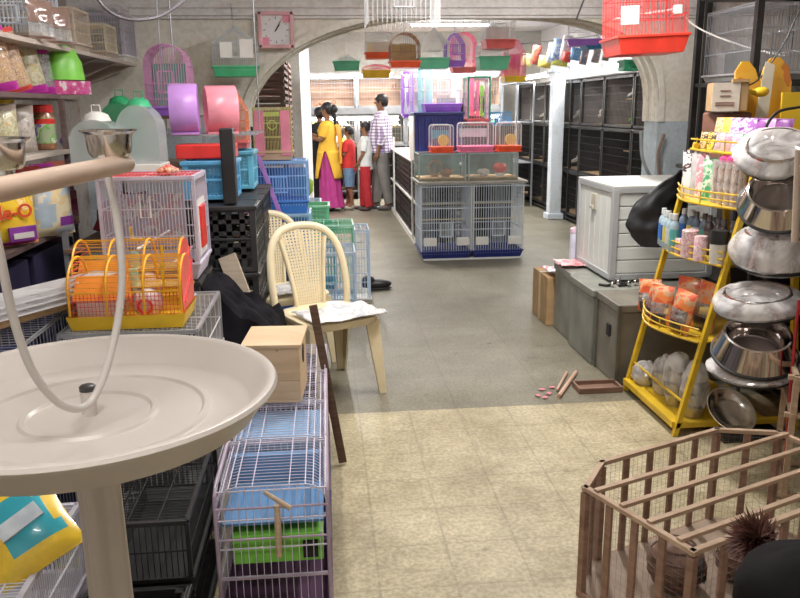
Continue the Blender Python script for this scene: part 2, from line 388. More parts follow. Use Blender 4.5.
m = MB(); m.b2((-1.85, 6.0, 0), (CX-AA, 6.26, ZS)); m.b2((CX+AA, 6.0, 0), (3.95, 6.26, ZS)); struct(m.obj('wall_middle', PLB))
m = MB()
for k, (o, y0, y1) in enumerate(((.0, 5.985, 6.02), (.012, 6.08, 6.12), (.02, 6.20, 6.26))):
    arch_ring(m, o, y0, y1, arc(o-.045 if k == 0 else -.01))
struct(m.obj('trim_1', PLA, smooth=True))
m = MB()
for z0, z1, d in ((2.13, 2.15, .03), (2.15, 2.185, .05), (2.185, 2.2, .04), (2.2, 2.26, .06), (2.26, 2.5, .075)): m.b2((-1.75, 6-d, z0), (2.95, 6.0, z1))
struct(m.obj('trim_2', PLW))
# free standing post and white pillar of the far room
m = MB(); m.b2((3.0, 10.3, 0), (3.16, 10.46, 1.98)); m.b2((2.97, 10.27, 0), (3.19, 10.49, .08)); m.b2((2.96, 10.26, 1.92), (3.2, 10.5, 2.0))
struct(m.obj('trim_3', plaster('post paint', (.62, .68, .74), (.85, .85, .85), 5), bevel=.01))
m = MB(); m.b2((-.30, 11.0, 0), (-.17, 11.13, 2.75)); struct(m.obj('trim_4', PLW, bevel=.01))
# ------------------------------------------------------------------ lamps
TUBE = mat('lit fluorescent tube', (1, .98, .95), .4, emit=30, var=0); HOUSE = mat('lamp housing', (.8, .8, .8), .4)
def lamp(label, c, length, rz, power, group=None, face='down', col=(1, .97, .93), size=.08):
    e = T('tube_lamp', label, 'lamp', c, rz, group)
    MB().box((0, 0, 0), (length, .05, .035)).obj('housing', HOUSE, e, bevel=.004)
    MB().tube([(-length/2+.03, 0, -.032), (length/2-.03, 0, -.032)], .013, 10).obj('tube', TUBE, e, smooth=True)
    l = bpy.data.lights.new('tube_light', 'AREA'); l.shape = 'RECTANGLE'; l.size = length; l.size_y = size; l.energy = power; l.color = col
    o = bpy.data.objects.new('tube_light', l); COL.objects.link(o); o.parent = e; o.location = (0, 0, -.05)
    if face == 'out': o.rotation_euler = (R(35), 0, 0)
    return e
lamp('long tube lamp on the ceiling of the near room, above the aisle', (1.2, 4.0, 2.66), 1.2, R(90), 46)
lamp('added fill tube lamp, unseen on the ceiling behind the viewer', (-.2, .2, 2.66), 1.2, 0, 19)  # fill lamp added out of view to light the bags on the left shelves
lamp('added unseen tube lamp brightening the left shelves, above the left row of cages', (-.25, 3.0, 2.66), 1.2, R(90), 15)  # extra unseen lamp, put in to brighten the dim left side
lamp('glowing tube lamp on the far ceiling, towards the left', (.1, 9.5, 2.7), 1.2, R(90), 62)
lamp('glowing tube lamp on the far ceiling, over the centre of the room', (1.6, 8.4, 2.7), 1.2, 0, 48)
lamp('glowing tube lamp on the far ceiling, nearest the back wall', (1.9, 12.0, 2.7), 1.2, 0, 66)
lamp('glowing tube lamp on the top of the black cages, nearest the arch', (3.22, 8.4, 1.95), 1.2, R(90), 15)
lamp('glowing tube lamp over the black cages, behind the pale blue post', (3.22, 9.75, 1.95), 1.2, R(90), 15)
lamp('glowing tube lamp over the black cages in the far corner', (3.22, 12.0, 1.95), 1.3, R(90), 15)
lamp('glowing tube lamp above the back wall cages, left half', (.45, 13.1, 2.04), 1.4, 0, 20)
lamp('glowing tube lamp above the back wall cages, right half', (2.1, 13.1, 2.04), 1.6, 0, 20)
lamp('tube lamp lighting the lower bird shelf behind the people', (.5, 13.25, 1.36), 1.5, 0, 16)
lamp('tube lamp lighting the lower bird shelf behind the island of cages', (2.2, 13.25, 1.36), 1.5, 0, 12)
w = bpy.data.worlds.new('world'); sc.world = w; w.use_nodes = True
w.node_tree.nodes['Background'].inputs['Color'].default_value = (.9, .95, 1, 1); w.node_tree.nodes['Background'].inputs['Strength'].default_value = .3
# the clock
e = T('wall_clock', 'square pink wall clock with white dial on the arch wall', 'clock', at(276, 30, Y=5.93), 0)
q = MB(); s = .125
for a in (-1, 1): q.box((a*(s-.012), 0, 0), (.026, .03, 2*s)); q.box((0, 0, a*(s-.012)), (2*s, .03, .026))
q.obj('clock_frame', mat('pink clock frame', (.78, .42, .46), .4), e, bevel=.004)
q = MB(); q.box((0, .006, 0), (2*s-.03, .01, 2*s-.03), mi=2)
for i in range(12):
    a = i*PI/6; q.box((math.sin(a)*.082, -.002, math.cos(a)*.082), (.006, .004, .016 if i % 3 == 0 else .009), M=Matrix.Rotation(a, 4, 'Y'))
for a, b in ((1, 1), (-1, -1)): q.box((a*.075, -.001, b*.075), (.05, .004, .05), mi=1)
q.obj('dial', [mat('dial ink', (.2, .2, .25)), mat('dial pink', (.8, .3, .42)), mat('clock dial', (.82, .8, .82), .5, var=.02)], e)
for nm, ang, ln, wd in (('hour_hand', 35, .045, .008), ('minute_hand', 30, .07, .005)):
    q = MB(); a = R(ang); q.bar((-math.sin(a)*.012, -.008, -math.cos(a)*.012), (math.sin(a)*ln, -.008, math.cos(a)*ln), wd, .003, up=(0, 1, 0)); q.obj(nm, BLACK, e)
# ================================================================== FAR ROOM: birds
def bird_mesh(s=1):
    q = MB(); q.ball((0, 0, .05*s), (.045*s, .028*s, .032*s), 10, 16); q.ball((.042*s, 0, .085*s), (.02*s, .017*s, .019*s), 8, 6)
    q.tube([(-.03*s, 0, .045*s), (-.07*s, 0, .028*s), (-.11*s, 0, .012*s)], [.014*s, .012*s, .006*s], 6)
    q.ball((-.005*s, .027*s, .052*s), (.04*s, .006*s, .02*s), 8, 5); q.ball((-.005*s, -.027*s, .052*s), (.04*s, .006*s, .02*s), 8, 5)
    for a in (-1, 1): q.tube([(0, a*.01*s, .03*s), (.004*s, a*.01*s, 0)], .003*s, 5)
    q.tube([(.056*s, 0, .085*s), (.07*s, 0, .08*s)], [.006*s, .001*s], 6); return q
BIRDM = {'white': mat('white feathers', (.8, .8, .75), .8), 'green': mat('green feathers', (.25, .6, .1), .8), 'yellow': mat('yellow feathers', (.8, .65, .15), .8), 'blue': mat('blue feathers', (.2, .45, .7), .8), 'brown': mat('brown feathers', (.3, .15, .08), .8)}
BME = {}
def bird(loc, rz, col, s, label, group):
    k = (col, s)
    if k not in BME: o = bird_mesh(s).obj('bird', BIRDM[col], smooth=True); BME[k] = o.data
    else: o = bpy.data.objects.new('bird', BME[k]); COL.objects.link(o)
    o.location = loc; o.rotation_euler = (0, 0, rz); return tag(o, label, 'bird', group)
# aviary cages: black framed, opening towards -x in local axes turned by rz
def aviary(loc, w, d, h, rz, fm, backm, label, group, sp=.03):
    e = T('aviary_cage', label, 'bird cage', loc, rz, group)
    q = MB(); t = .028
    for x in (-w/2+t/2, w/2-t/2):
        for y in (-d/2+t/2, d/2-t/2): q.b2((x-t/2, y-t/2, 0), (x+t/2, y+t/2, h))
    for z in (t/2, h-t/2):
        for y in (-d/2+t/2, d/2-t/2): q.box((0, y, z), (w, t, t))
        for x in (-w/2+t/2, w/2-t/2): q.box((x, 0, z), (t, d, t))
    q.obj('frame', fm, e)
    q = MB(); q.box((0, d/2-.005, h/2), (w-.01, .008, h-.02)); q.box((-w/2+.008, 0, h/2), (.006, d-.02, h-.02)); q.box((w/2-.008, 0, h/2), (.006, d-.02, h-.02)); q.obj('panel', backm, e)
    q = MB(); q.box((0, 0, .02), (w-.03, d-.03, .01)); q.obj('floor_tray', TAN, e)
    q = MB()
    for x in fr(-w/2+t, w/2-t, round(w/sp)): q.bar((x, -d/2+.006, t), (x, -d/2+.006, h-t), .0028)
    for z in fr(t, h-t, round(h/.09)): q.bar((-w/2+t, -d/2+.006, z), (w/2-t, -d/2+.006, z), .003)
    q.obj('wire_front', WIREB if fm is BLKMETAL else WIREG, e)
    q = MB(); q.tube([(-w/2+.02, 0, h*.55), (w/2-.02, 0, h*.55)], .008, 6); q.obj('perch', wood('dowel', (.5, .33, .2), (.62, .45, .28)), e)
    return e
YB = [7.3, 8.09, 8.98, 9.80, 10.6, 11.43, 12.21, 12.97]
tiers = [(.08, .57, 'bottom', mat('black panel', (.03, .027, .03), .7)), (.66, .58, 'middle', mat('black panel', (.03, .027, .03))), (1.26, .55, 'top', mat('grey back panel', (.30, .28, .28), .7))]
posn = ['hidden half behind the arch jamb', 'first bay past the arch', 'second bay past the arch', 'third bay past the arch', 'bay right behind the pale blue post', 'bay beyond the pale blue post', 'last bay in the far corner']
kinds = [('white', 1.7), ('white', 2.0), ('green', 1.5), ('brown', 1.8)]
for i in range(7):
    y0, y1 = YB[i], YB[i+1]; yc = (y0+y1)/2; w = y1-y0-.02
    for z, h, tn, bm in tiers:
        aviary((3.47, yc, z), w, .52, h, R(-90), BLKMETAL, bm, f'black bird cage, {tn} tier of right row, {posn[i]}', 'black framed cages along the right wall', sp=.04)
        for b in range(3 if tn == 'top' else 1):
            c, s = kinds[(i+b*2+len(tn)) % 4]
            y = yc+(random.random()-.5)*(w-.3)
            bird((3.4+random.random()*.1, y, z+(.055 if b < 2 else h*.55+.01)), random.uniform(0, 6), c, s, f'{c} bird in the {tn} tier of the black cages', f'{c} birds in the {tn} tier of the black cages')
m = MB()
for z in (.045, .655, 1.245, 1.83):
    m.b2((3.19, 7.3, z-.012), (3.76, 12.98, z+.004))
for y in (7.3, 10.2, 12.97):
    m.b2((3.2, y-.02, 0), (3.24, y+.02, 1.83)); m.b2((3.7, y-.02, 0), (3.74, y+.02, 1.83))
tag(m.obj('cage_rack', BLKMETAL), 'long black steel rack carrying the bird cages along the right wall', 'rack')
# a pale steel trolley rack in the far corner
e = T('shelf_rack', 'thin pale steel rack standing at the far end of the black cages', 'rack', (3.02, 12.3, 0), 0)
for x in (-.14, .12):
    for y in (-.5, .5): MB().b2((x-.012, y-.012, 0), (x+.012, y+.012, 1.85)).obj('post', WIREG, e)
for z in (.3, .65, 1.25, 1.83): MB().b2((-.14, -.5, z), (.12, .5, z+.012)).obj('shelf', WIREG, e)
# back wall cages
WARM = mat('warm wooden back', (.42, .28, .2), .8, scale=4, var=.2); GALV = mat('galvanised frame', (.30, .31, .32), .4, .4)
cols = [(-.25, .55), (.56, 1.36), (1.37, 2.17), (2.18, 2.98)]
cn = ['leftmost, behind the woman', 'second from the left, behind the boys', 'third from the left', 'rightmost']
for i, (a, b) in enumerate(cols):
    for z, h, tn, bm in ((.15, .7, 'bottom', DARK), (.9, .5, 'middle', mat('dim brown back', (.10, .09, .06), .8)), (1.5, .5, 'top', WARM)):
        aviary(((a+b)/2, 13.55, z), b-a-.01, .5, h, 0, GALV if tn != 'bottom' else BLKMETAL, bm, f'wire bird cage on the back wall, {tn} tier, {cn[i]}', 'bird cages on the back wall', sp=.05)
    for k in range(12):
        bird((a+.08+random.random()*(b-a-.16), 13.4+random.random()*.15, .92+random.choice([0, .27])), random.uniform(0, 6), random.choice(['white', 'white', 'white', 'yellow', 'green']), 1.25, 'small budgie in the brightly lit middle tier of the back wall cages', 'budgies in the lit cages of the back wall')
    for k in range(2):
        bird((a+.15+random.random()*(b-a-.3), 13.45, 1.53+random.choice([0, .26])), random.uniform(0, 6), 'brown', 1.1, 'brown bird in the top tier of the back wall cages', 'brown birds in the top tier of the back wall cages')
m = MB()
for z in (.12, .87, 1.44): m.b2((-.28, 13.25, z), (3.0, 13.85, z+.03))
m.b2((-.28, 13.2, 1.40), (3.0, 13.26, 1.5))
for x in (-.28, .555, 1.365, 2.175, 2.99): m.b2((x-.015, 13.24, 0), (x+.015, 13.28, 2.05))
tag(m.obj('cage_stand', GALV), 'galvanised steel stand holding the cages against the back wall', 'rack')
e = T('black_cabinet', 'open black steel cabinet standing in front of the back wall on the right', 'cabinet', (2.15, 12.45, 0))
q = MB(); q.b2((-.36, -.2, 0), (-.33, .2, 1.62)); q.b2((.33, -.2, 0), (.36, .2, 1.62)); q.b2((-.36, .18, 0), (.36, .2, 1.62)); q.b2((-.36, -.2, 1.6), (.36, .2, 1.63)); q.obj('carcass', BLKMETAL, e)
for z in (.1, .5, .9, 1.25): MB().b2((-.33, -.19, z), (.33, .18, z+.02)).obj('shelf', BLKMETAL, e)
bird((2.40, 12.3, 1.27), 2.5, 'brown', 2.2, 'large red brown bird on the shelf of the black cabinet', None)
# slatted wooden crates at the far left
SLAT = wood('dark slats', (.07, .035, .025), (.15, .08, .06), scale=3)
def slat_crate(loc, w, d, h, rz, label, group):
    e = T('slatted_crate', label, 'crate', loc, rz, group)
    q = MB()
    for x in (-w/2, w/2):
        for y in (-d/2, d/2): q.b2((x-.02, y-.02, 0), (x+.02, y+.02, h))
    q.b2((-w/2, -d/2, 0), (w/2, d/2, .015)); q.obj('frame', SLAT, e)
    q = MB()
    for z in fr(.03, h-.03, max(3, round(h/.075))):
        for y in (-d/2-.022, d/2+.022): q.box((0, y, z), (w+.06, .008, .03))
        for x in (-w/2-.022, w/2+.022): q.box((x, 0, z), (.008, d+.04, .03))
    q.obj('slats', SLAT, e); return e
for k, (y, nm) in enumerate(((8.3, 'nearest the arch'), (9.3, 'farther from the arch'))):
    for z, h, t in ((0, .62, 'bottom'), (.63, .5, 'second'), (1.14, .42, 'third'), (1.57, .44, 'topmost')):
        slat_crate((-.72, y, z), .66, .86, h, 0, f'dark slatted wooden crate, {t} of the stack {nm}', 'slatted wooden crates stacked at the far left')
# ------------------------------------------------------------------ ISLAND of cages in the middle of the far room
def cups2(e): pass
c1 = at(446.5, 259, Z=0); 
for i, (px, lb) in enumerate(((446, 'left of the two tall white wire cages with navy trays under the glass tanks'), (497.5, 'right of the two tall white wire cages with navy trays under the glass tanks'))):
    cage('wire_cage', lb, 'bird cage', (1.18+i*.525, 7.88, .02), .5, .5, .74, wire=mat('pale blue wire', (.66, .72, .80), .4), tray=NAVY, th=.075, sp=.025, t=.0046, rings=3, group='tall wire cages of the centre island', rim=(WIREW, .012), perch=(CREAM, .36, .52), cups=WHITE, flare=1.02)
    MB().b2((.96+i*.525, 7.62, 0), (1.40+i*.525, 8.1, .02)).obj('x', WHITE) if False else None
m = MB(); m.b2((.95, 7.64, 0), (1.94, 8.1, .019)); tag(m.obj('plinth', WHITE), 'low white plinth under the tall wire cages', 'plinth')
m = MB(); m.b2((.90, 7.6, .765), (1.99, 8.2, .785)); tag(m.obj('shelf_board', mat('dull board', (.36, .34, .3), .7)), 'shelf board lying between the tall wire cages and the glass tanks', 'board')
def tank(loc, w, d, h, label, group, extras):
    e = T('glass_tank', label, 'tank', loc, 0, group)
    q = MB(); t = .006
    for s in (-1, 1): q.box((0, s*(d/2-t/2), h/2), (w, t, h)); q.box((s*(w/2-t/2), 0, h/2), (t, d-2*t, h))
    q.obj('glass_walls', GLASS, e)
    q = MB()
    for s in (-1, 1):
        for a in (-1, 1): q.box((s*(w/2-.004), a*(d/2-.004), h/2), (.012, .012, h))
        q.box((0, s*(d/2-.004), h-.006), (w, .012, .012)); q.box((s*(w/2-.004), 0, h-.006), (.012, d, .012))
    q.obj('edge_frame', mat('tank edge', (.35, .42, .44), .4), e)
    q = MB(); q.b2((-w/2+t, -d/2+t, .004), (w/2-t, d/2-t, .03)); q.obj('bedding', TAN, e)
    q = MB(); q.b2((-w/2+t, d/2-t-.006, .03), (w/2-t, d/2-t-.002, h-.02)); q.obj('backdrop', extras, e); return e
tank((1.15, 7.9, .786), .47, .4, .27, 'left glass tank with wood shavings and a brown toy wheel, on the centre island', 'glass tanks of the centre island', mat('teal backdrop', (.2, .36, .36), .7, col2=(.1, .14, .16)))
tank((1.66, 7.9, .786), .5, .4, .27, 'right glass tank with wood shavings and a red mushroom toy house, on the centre island', 'glass tanks of the centre island', mat('teal backdrop', (.2, .36, .36)))
def critter(loc, s, m, label, name='hamster', cat='hamster', rz=0):
    q = MB(); q.ball((0, 0, .032*s), (.045*s, .03*s, .032*s), 12, 8); q.ball((.04*s, 0, .036*s), (.024*s, .02*s, .02*s), 10, 16)
    for a in (-1, 1): q.ball((.036*s, a*.014*s, .056*s), (.004*s, .008*s, .009*s), 6, 5); q.ball((.02*s, a*.02*s, .006*s), (.012*s, .007*s, .006*s), 6, 4); q.ball((-.02*s, a*.02*s, .006*s), (.012*s, .007*s, .006*s), 6, 4)
    return tag(q.obj(name, m, loc=loc, rot=(0, 0, rz), smooth=True), label, cat)
critter((1.2, 7.82, .817), 1.3, mat('brown fur', (.35, .18, .09), .9), 'brown hamster on the shavings of the left glass tank')
critter((1.6, 7.84, .817), 1.2, mat('white fur', (.75, .7, .66), .9), 'white hamster beside the red toy house in the right glass tank', rz=3)
e = T('running_toy', 'round brown exercise wheel standing in the left glass tank', 'toy', (1.1, 7.88, .816))
MB().tube([(math.sin(a)*.07, 0, .085+math.cos(a)*.07) for a in fr(0, 2*PI, 24)[:-1]], .008, 6, True).obj('rim', mat('brown plastic', (.4, .16, .08), .4), e, smooth=True)
MB().bar((0, .02, 0), (0, .02, .1), .012).bar((-.04, .02, .005), (.04, .02, .005), .012).obj('stand', mat('brown plastic', (.4, .16, .08)), e)
e = T('toy_house', 'small red capped mushroom toy house in the right glass tank', 'toy', (1.76, 7.86, .816))
MB().lathe([(.0, 0), (.05, 0), (.045, .08), (0, .08)], 16).obj('stem', WHITE, e, smooth=True)
MB().ball((0, 0, .075), (.075, .075, .055), 16, 10).obj('cap', RED, e, smooth=True)
def carrier(loc, w, d, h, traym, label, wheelm, topc, group='small clear pet carriers on the glass tanks'):
    e = T('pet_carrier', label, 'pet carrier', loc, 0, group)
    k = .03; pr = [(-w/2, .05)] + [(-w/2+k-k*math.cos(a), h-k+k*math.sin(a)) for a in fr(0, PI/2, 5)] + [(w/2-k+k*math.sin(a), h-k+k*math.cos(a)) for a in fr(0, PI/2, 5)] + [(w/2, .05)]
    q = MB(); n = len(pr)
    q.add([(x, -d/2, z) for x, z in pr]+[(x, d/2, z) for x, z in pr], [(i, i+1, n+i+1, n+i) for i in range(n-1)]+[tuple(range(n)), tuple(range(n, 2*n))[::-1]])
    q.obj('clear_cover', CLEAR, e, smooth=True)
    q = MB(); q.tube([(x, -d/2-.003, z) for x, z in pr], .006, 6); q.tube([(x, d/2+.003, z) for x, z in pr], .006, 6)
    for x in fr(-w/2+.03, w/2-.03, 8): q.bar((x, -d/2, .05), (x, -d/2, h-.02), .0022)
    q.bar((-w/2, -d/2, .05), (-w/2, d/2, .05), .006).bar((w/2, -d/2, .05), (w/2, d/2, .05), .006); q.obj('cover_frame', WIREW, e)
    q = MB(); q.b2((-w/2-.012, -d/2-.012, .0), (w/2+.012, d/2+.012, .012)); q.add([(-w/2+.005, -d/2+.005, .004), (w/2-.005, -d/2+.005, .004), (w/2-.005, d/2-.005, .004), (-w/2+.005, d/2-.005, .004), (-w/2-.014, -d/2-.014, .06), (w/2+.014, -d/2-.014, .06), (w/2+.014, d/2+.014, .06), (-w/2-.014, d/2+.014, .06)], [(0, 1, 5, 4), (1, 2, 6, 5), (2, 3, 7, 6), (3, 0, 4, 7), (4, 5, 6, 7)])
    q.obj('base_tray', traym, e, bevel=.004)
    if wheelm:
        q = MB(); q.lathe([(0, -.01), (.05, -.01), (.055, -.015), (.055, .015), (.05, .01), (0, .01)], 24, c=(w*.08, -d*.2, .12), M=Matrix.Rotation(R(90), 4, 'X')); q.bar((w*.08, -d*.14, .06), (w*.08, -d*.14, .12), .014); q.obj('exercise_wheel', wheelm, e, smooth=True)
    if topc: MB().b2((-w/2+.02, d/2-.012, h*.5), (w/2-.02, d/2-.008, h*.8)).obj('backdrop', topc, e)
    return e
b = at(442, 153, Y=7.85)
carrier((1.16, 7.86, 1.057), .215, .2, .27, mat('red orange plastic', (.85, .10, .03), .3), 'left clear pet carrier with red tray, yellow wheel and blue backdrop', YEL, SKY)
carrier((1.51, 7.9, 1.057), .32, .24, .285, PINK, 'middle and widest clear pet carrier with pink tray', None, mat('frosted panel', (.55, .66, .68), .5))
carrier((1.84, 7.86, 1.057), .215, .2, .28, mat('red orange plastic', (.85, .10, .03)), 'right clear pet carrier with red tray and yellow wheel, at the island edge', YEL, None)
def crate(loc, w, d, h, m, label, group=None, rz=0, name='plastic_crate', cat='crate', cell=.05, solid_bottom=True, lid=False):
    e = T(name, label, cat, loc, rz, group); q = MB(); t = .012
    for z, hh in ((.012, .024), (h-.016, .032), (h*.5, .014)):
        for s in (-1, 1): q.box((0, s*(d/2-t/2), z), (w, t, hh)); q.box((s*(w/2-t/2), 0, z), (t, d-2*t, hh))
    for sx in (-1, 1):
        for sy in (-1, 1): q.box((sx*(w/2-.015), sy*(d/2-.015), h/2), (.032, .032, h))
    q.box((0, 0, h-.004), (w+.02, .02, .012)) if lid else None
    for s in (-1, 1): q.box((0, s*(d/2+.003), h-.012), (w+.02, .012, .02)); q.box((s*(w/2+.003), 0, h-.012), (.012, d+.02, .02))
    q.obj('crate_frame', m, e, bevel=.003)
    q = MB()
    for x in fr(-w/2, w/2, round(w/cell))[1:-1]:
        for s in (-1, 1): q.bar((x, s*(d/2-.006), .02), (x, s*(d/2-.006), h-.02), cell*.38, .005, up=(0, 1, 0))
    for y in fr(-d/2, d/2, round(d/cell))[1:-1]:
        for s in (-1, 1): q.bar((s*(w/2-.006), y, .02), (s*(w/2-.006), y, h-.02), .005, cell*.38, up=(0, 1, 0))
    for z in fr(.02, h-.02, round(h/cell))[1:-1]:
        for s in (-1, 1): q.box((0, s*(d/2-.006), z), (w-.02, .005, cell*.3)); q.box((s*(w/2-.006), 0, z), (.005, d-.02, cell*.3))
    q.obj('lattice_sides', m, e)
    q = MB(); q.box((0, 0, .008), (w-.02, d-.02, .01)); 
    q.obj('bottom', m, e)
    if lid: MB().box((0, 0, h-.008), (w-.02, d-.02, .01)).obj('lid', m, e); return e
names3 = ['nearest end', 'middle', 'far end']
for k, y in enumerate((8.72, 9.92, 11.12)):
    for z, h, t in ((.06, .4, 'lower'), (.48, .42, 'upper')):
        crate((1.24, y, z), .5, 1.16, h, BLKMETAL, f'black lattice cage, {t} tier, {names3[k]} of the rack behind the tall wire cages', 'black lattice cages behind the centre island', cell=.075, lid=True, name='lattice_cage', cat='cage')
m = MB(); m.b2((.97, 8.15, 0), (1.02, 12.0, .055)); m.b2((1.45, 8.15, 0), (1.5, 12.0, .055)); m.b2((.97, 8.2, .46), (1.5, 11.8, .478)); m.b2((.97, 8.2, .90), (1.5, 11.8, .915))
m.b2((.955, 8.7, .06), (.97, 8.76, 1.1)); m.b2((.955, 11.0, .06), (.97, 11.1, 1.1)); tag(m.obj('rail_rack', WHITE), 'white rail rack carrying the black lattice cages behind the island', 'rack')
# navy storage bin with clear front and the cages on it
e = T('storage_bin', 'dark blue ridged storage bin standing behind the clear pet carriers', 'bin', (1.23, 8.75, .916))
q = MB(); q.b2((-.26, -.28, 0), (.26, .28, .5)); 
for x in fr(-.22, .22, 6): q.box((x, -.285, .25), (.02, .012, .44))
q.obj('body', NAVY, e, bevel=.01); MB().b2((-.275, -.295, .5), (.275, .295, .53)).obj('lid', mat('dark lid', (.03, .04, .14), .4), e, bevel=.006)
MB().b2((-.275, -.25, .02), (-.262, .2, .49)).obj('side_label', WHITE, e)
cage('bird_cage', 'white wire bird cage with purple tray standing on the dark blue bin', 'bird cage', (1.29, 8.75, 1.447), .40, .36, .52, tray=PURP, th=.09, sp=.022, t=.0038, rings=3, group='cages standing on the island', rim=(WIREW, .01), roof='flat')
cage('bird_cage', 'green framed bird cage with pink panels and pink red tray beside the dark blue bin', 'bird cage', (1.64, 8.5, 1.3), .23, .25, .50, wire=mat('pink lilac wire', (.7, .4, .6), .4), tray=mat('salmon plastic', (.85, .2, .2), .35), th=.07, sp=.03, t=.004, rings=3, group='cages standing on the island', rim=(GREEN, .018), roof='flat', extra=lambda e: (MB().b2((-.06, .08, .1), (-.02, .1, .5)).b2((.01, .08, .1), (.04, .1, .46)).obj('panel', PINK, e), MB().b2((.05, .07, .1), (.085, .09, .42)).obj('panel', LIME, e)))
e = T('black_cabinet', 'black cabinet standing behind the right glass tank', 'cabinet', (1.76, 8.5, 0)); MB().b2((-.24, -.22, 0), (.24, .22, 1.27)).obj('carcass', BLKMETAL, e, bevel=.005); MB().b2((-.25, -.24, 1.27), (.25, .24, 1.299)).obj('top_board', BLACK, e)
q = MB(); q.box((0, -.226, .6), (.2, .01, 1.1)); q.obj('door', BLACK, e, bevel=.003)
for k, (x, mm, lb) in enumerate(((.80, PURP, 'purple'), (.88, LAV, 'lavender'), (.99, mat('pale aqua wire', (.4, .7, .72), .4), 'aqua'))):
    cage('bird_cage', f'narrow {lb} wired cage hanging over the aisle end of the dark blue bin', 'bird cage', (1.0+k*.06, 9.5-k*.35, 1.38), .12, .2, .52, wire=mm, tray=mm, th=.04, sp=.02, t=.005, rings=3, roof='flat', hook=True, rim=(mm, .012))
cage('bird_cage', 'low teal wire basket cage on the black cabinet beside the pink cage', 'bird cage', (1.87, 8.42, 1.3), .22, .2, .14, wire=SKY, tray=SKY, th=.03, sp=.02, t=.003)
# ------------------------------------------------------------------ cages hanging in the archway
def hung(px, py_base, Y, w, d, h, wm, tm, th, roof, label, fill=None, sp=.018, t=.003, rz=0, group='bird cages hanging in the archway'):
    p = at(px, py_base, Y=Y)
    def ex(e):
        if fill: MB().b2((-w*.42, d*.3, th), (w*.42, d*.33, h*.7)).obj('back_panel', fill, e)
        q = MB(); q.tube([(0, 0, h+.05), (0, 0, 2.74-p.z)], .0025, 5); q.obj('hanging_wire', WIREG, e)
    return cage('hanging_cage', label, 'bird cage', p, w, d, h, rz, wire=wm, tray=tm, th=th, sp=sp, t=t, rings=2, roof=roof, group=group, hook=True, extra=ex)
hung(378.5, 59, 7.2, .23, .2, .22, WIREW, mat('red orange plastic', (.85, .10, .03)), .05, 'flat', 'small white hanging cage with red tray and bright panels, leftmost in the upper row', fill=mat('white and yellow card', (.8, .75, .4), .6, col2=(.6, .85, .85), scale=5))
hung(404.5, 68, 6.9, .25, .2, .28, mat('brown wire', (.45, .25, .15), .4), mat('red orange plastic', (.85, .10, .03)), .055, 'arch', 'brown arched hanging cage with red tray, beside the small white one', fill=mat('ochre card', (.62, .5, .22), .7, scale=12))
hung(376, 78, 7.8, .26, .2, .12, PINK, YEL, .07, 'arch', 'low yellow hanging cage under the small white one')
hung(346.5, 71, 7.8, .24, .2, .13, WIREW, mat('mint plastic', (.12, .5, .3), .35), .09, 'peak', 'low hanging cage with mint green tray above the boys')
hung(433, 69, 6.9, .25, .2, .32, WIREW, mat('mint plastic', (.12, .5, .3)), .09, 'peak', 'white peaked hanging cage with mint green tray above the white cage of the island')
hung(454, 67, 7.0, .16, .18, .27, PURP, PURP, .05, 'house', 'narrow purple hanging cage between the green and the pink trays')
hung(463, 73, 7.6, .22, .18, .36, PINK, mat('salmon plastic', (.85, .2, .2)), .05, 'arch', 'pink arched hanging cage with salmon tray and orange swing')
hung(492, 70, 6.9, .25, .2, .30, WIREW, mat('mint plastic', (.12, .5, .3)), .11, 'peak', 'white peaked hanging cage with deep green tray, right of the pink one')
hung(513, 82, 7.4, .19, .18, .36, PINK, YEL, .05, 'house', 'tall pink hanging cage with yellow tray, rightmost before the toys', fill=mat('magenta and cream print', (.75, .12, .4), .5, col2=(.8, .7, .4), scale=9))
hung(498, 49, 6.7, .24, .2, .26, WIREW, mat('coral plastic', (.85, .16, .16), .35), .07, 'flat', 'white hanging cage with coral red tray, high under the arch crown', fill=mat('white card', (.85, .82, .8), .6))
hung(401, 26, 5.2, .44, .4, .42, WIREW, None, 0, 'flat', 'large white wire cage hanging in front of the beam at the top centre', sp=.03, t=.003)
def redx(e):
    MB().box((-.13, -.16, .20), (.1, .03, .1)).obj('feeding_cup', WHITE, e, bevel=.006); MB().box((.13, -.16, .22), (.05, .03, .05)).obj('feeding_cup', WHITE, e, bevel=.006)
    MB().tube([(-.18, 0, .2), (.18, 0, .24)], .006, 8).obj('perch', WHITE, e, smooth=True)
    MB().tube([(0, 0, .4), (0, 0, .9)], .003, 5).obj('hanging_wire', WIREG, e)
p = at(643, 55, Y=4.5)
cage('hanging_cage', 'large red wire hanging cage with deep red tray in front of the right pier', 'bird cage', p, .37, .34, .42, wire=REDWIRE, tray=mat('bright red plastic', (.85, .06, .04), .3), th=.10, sp=.017, t=.0026, rings=3, rot=(0, R(-2), R(-4)), extra=redx, flare=1.04)
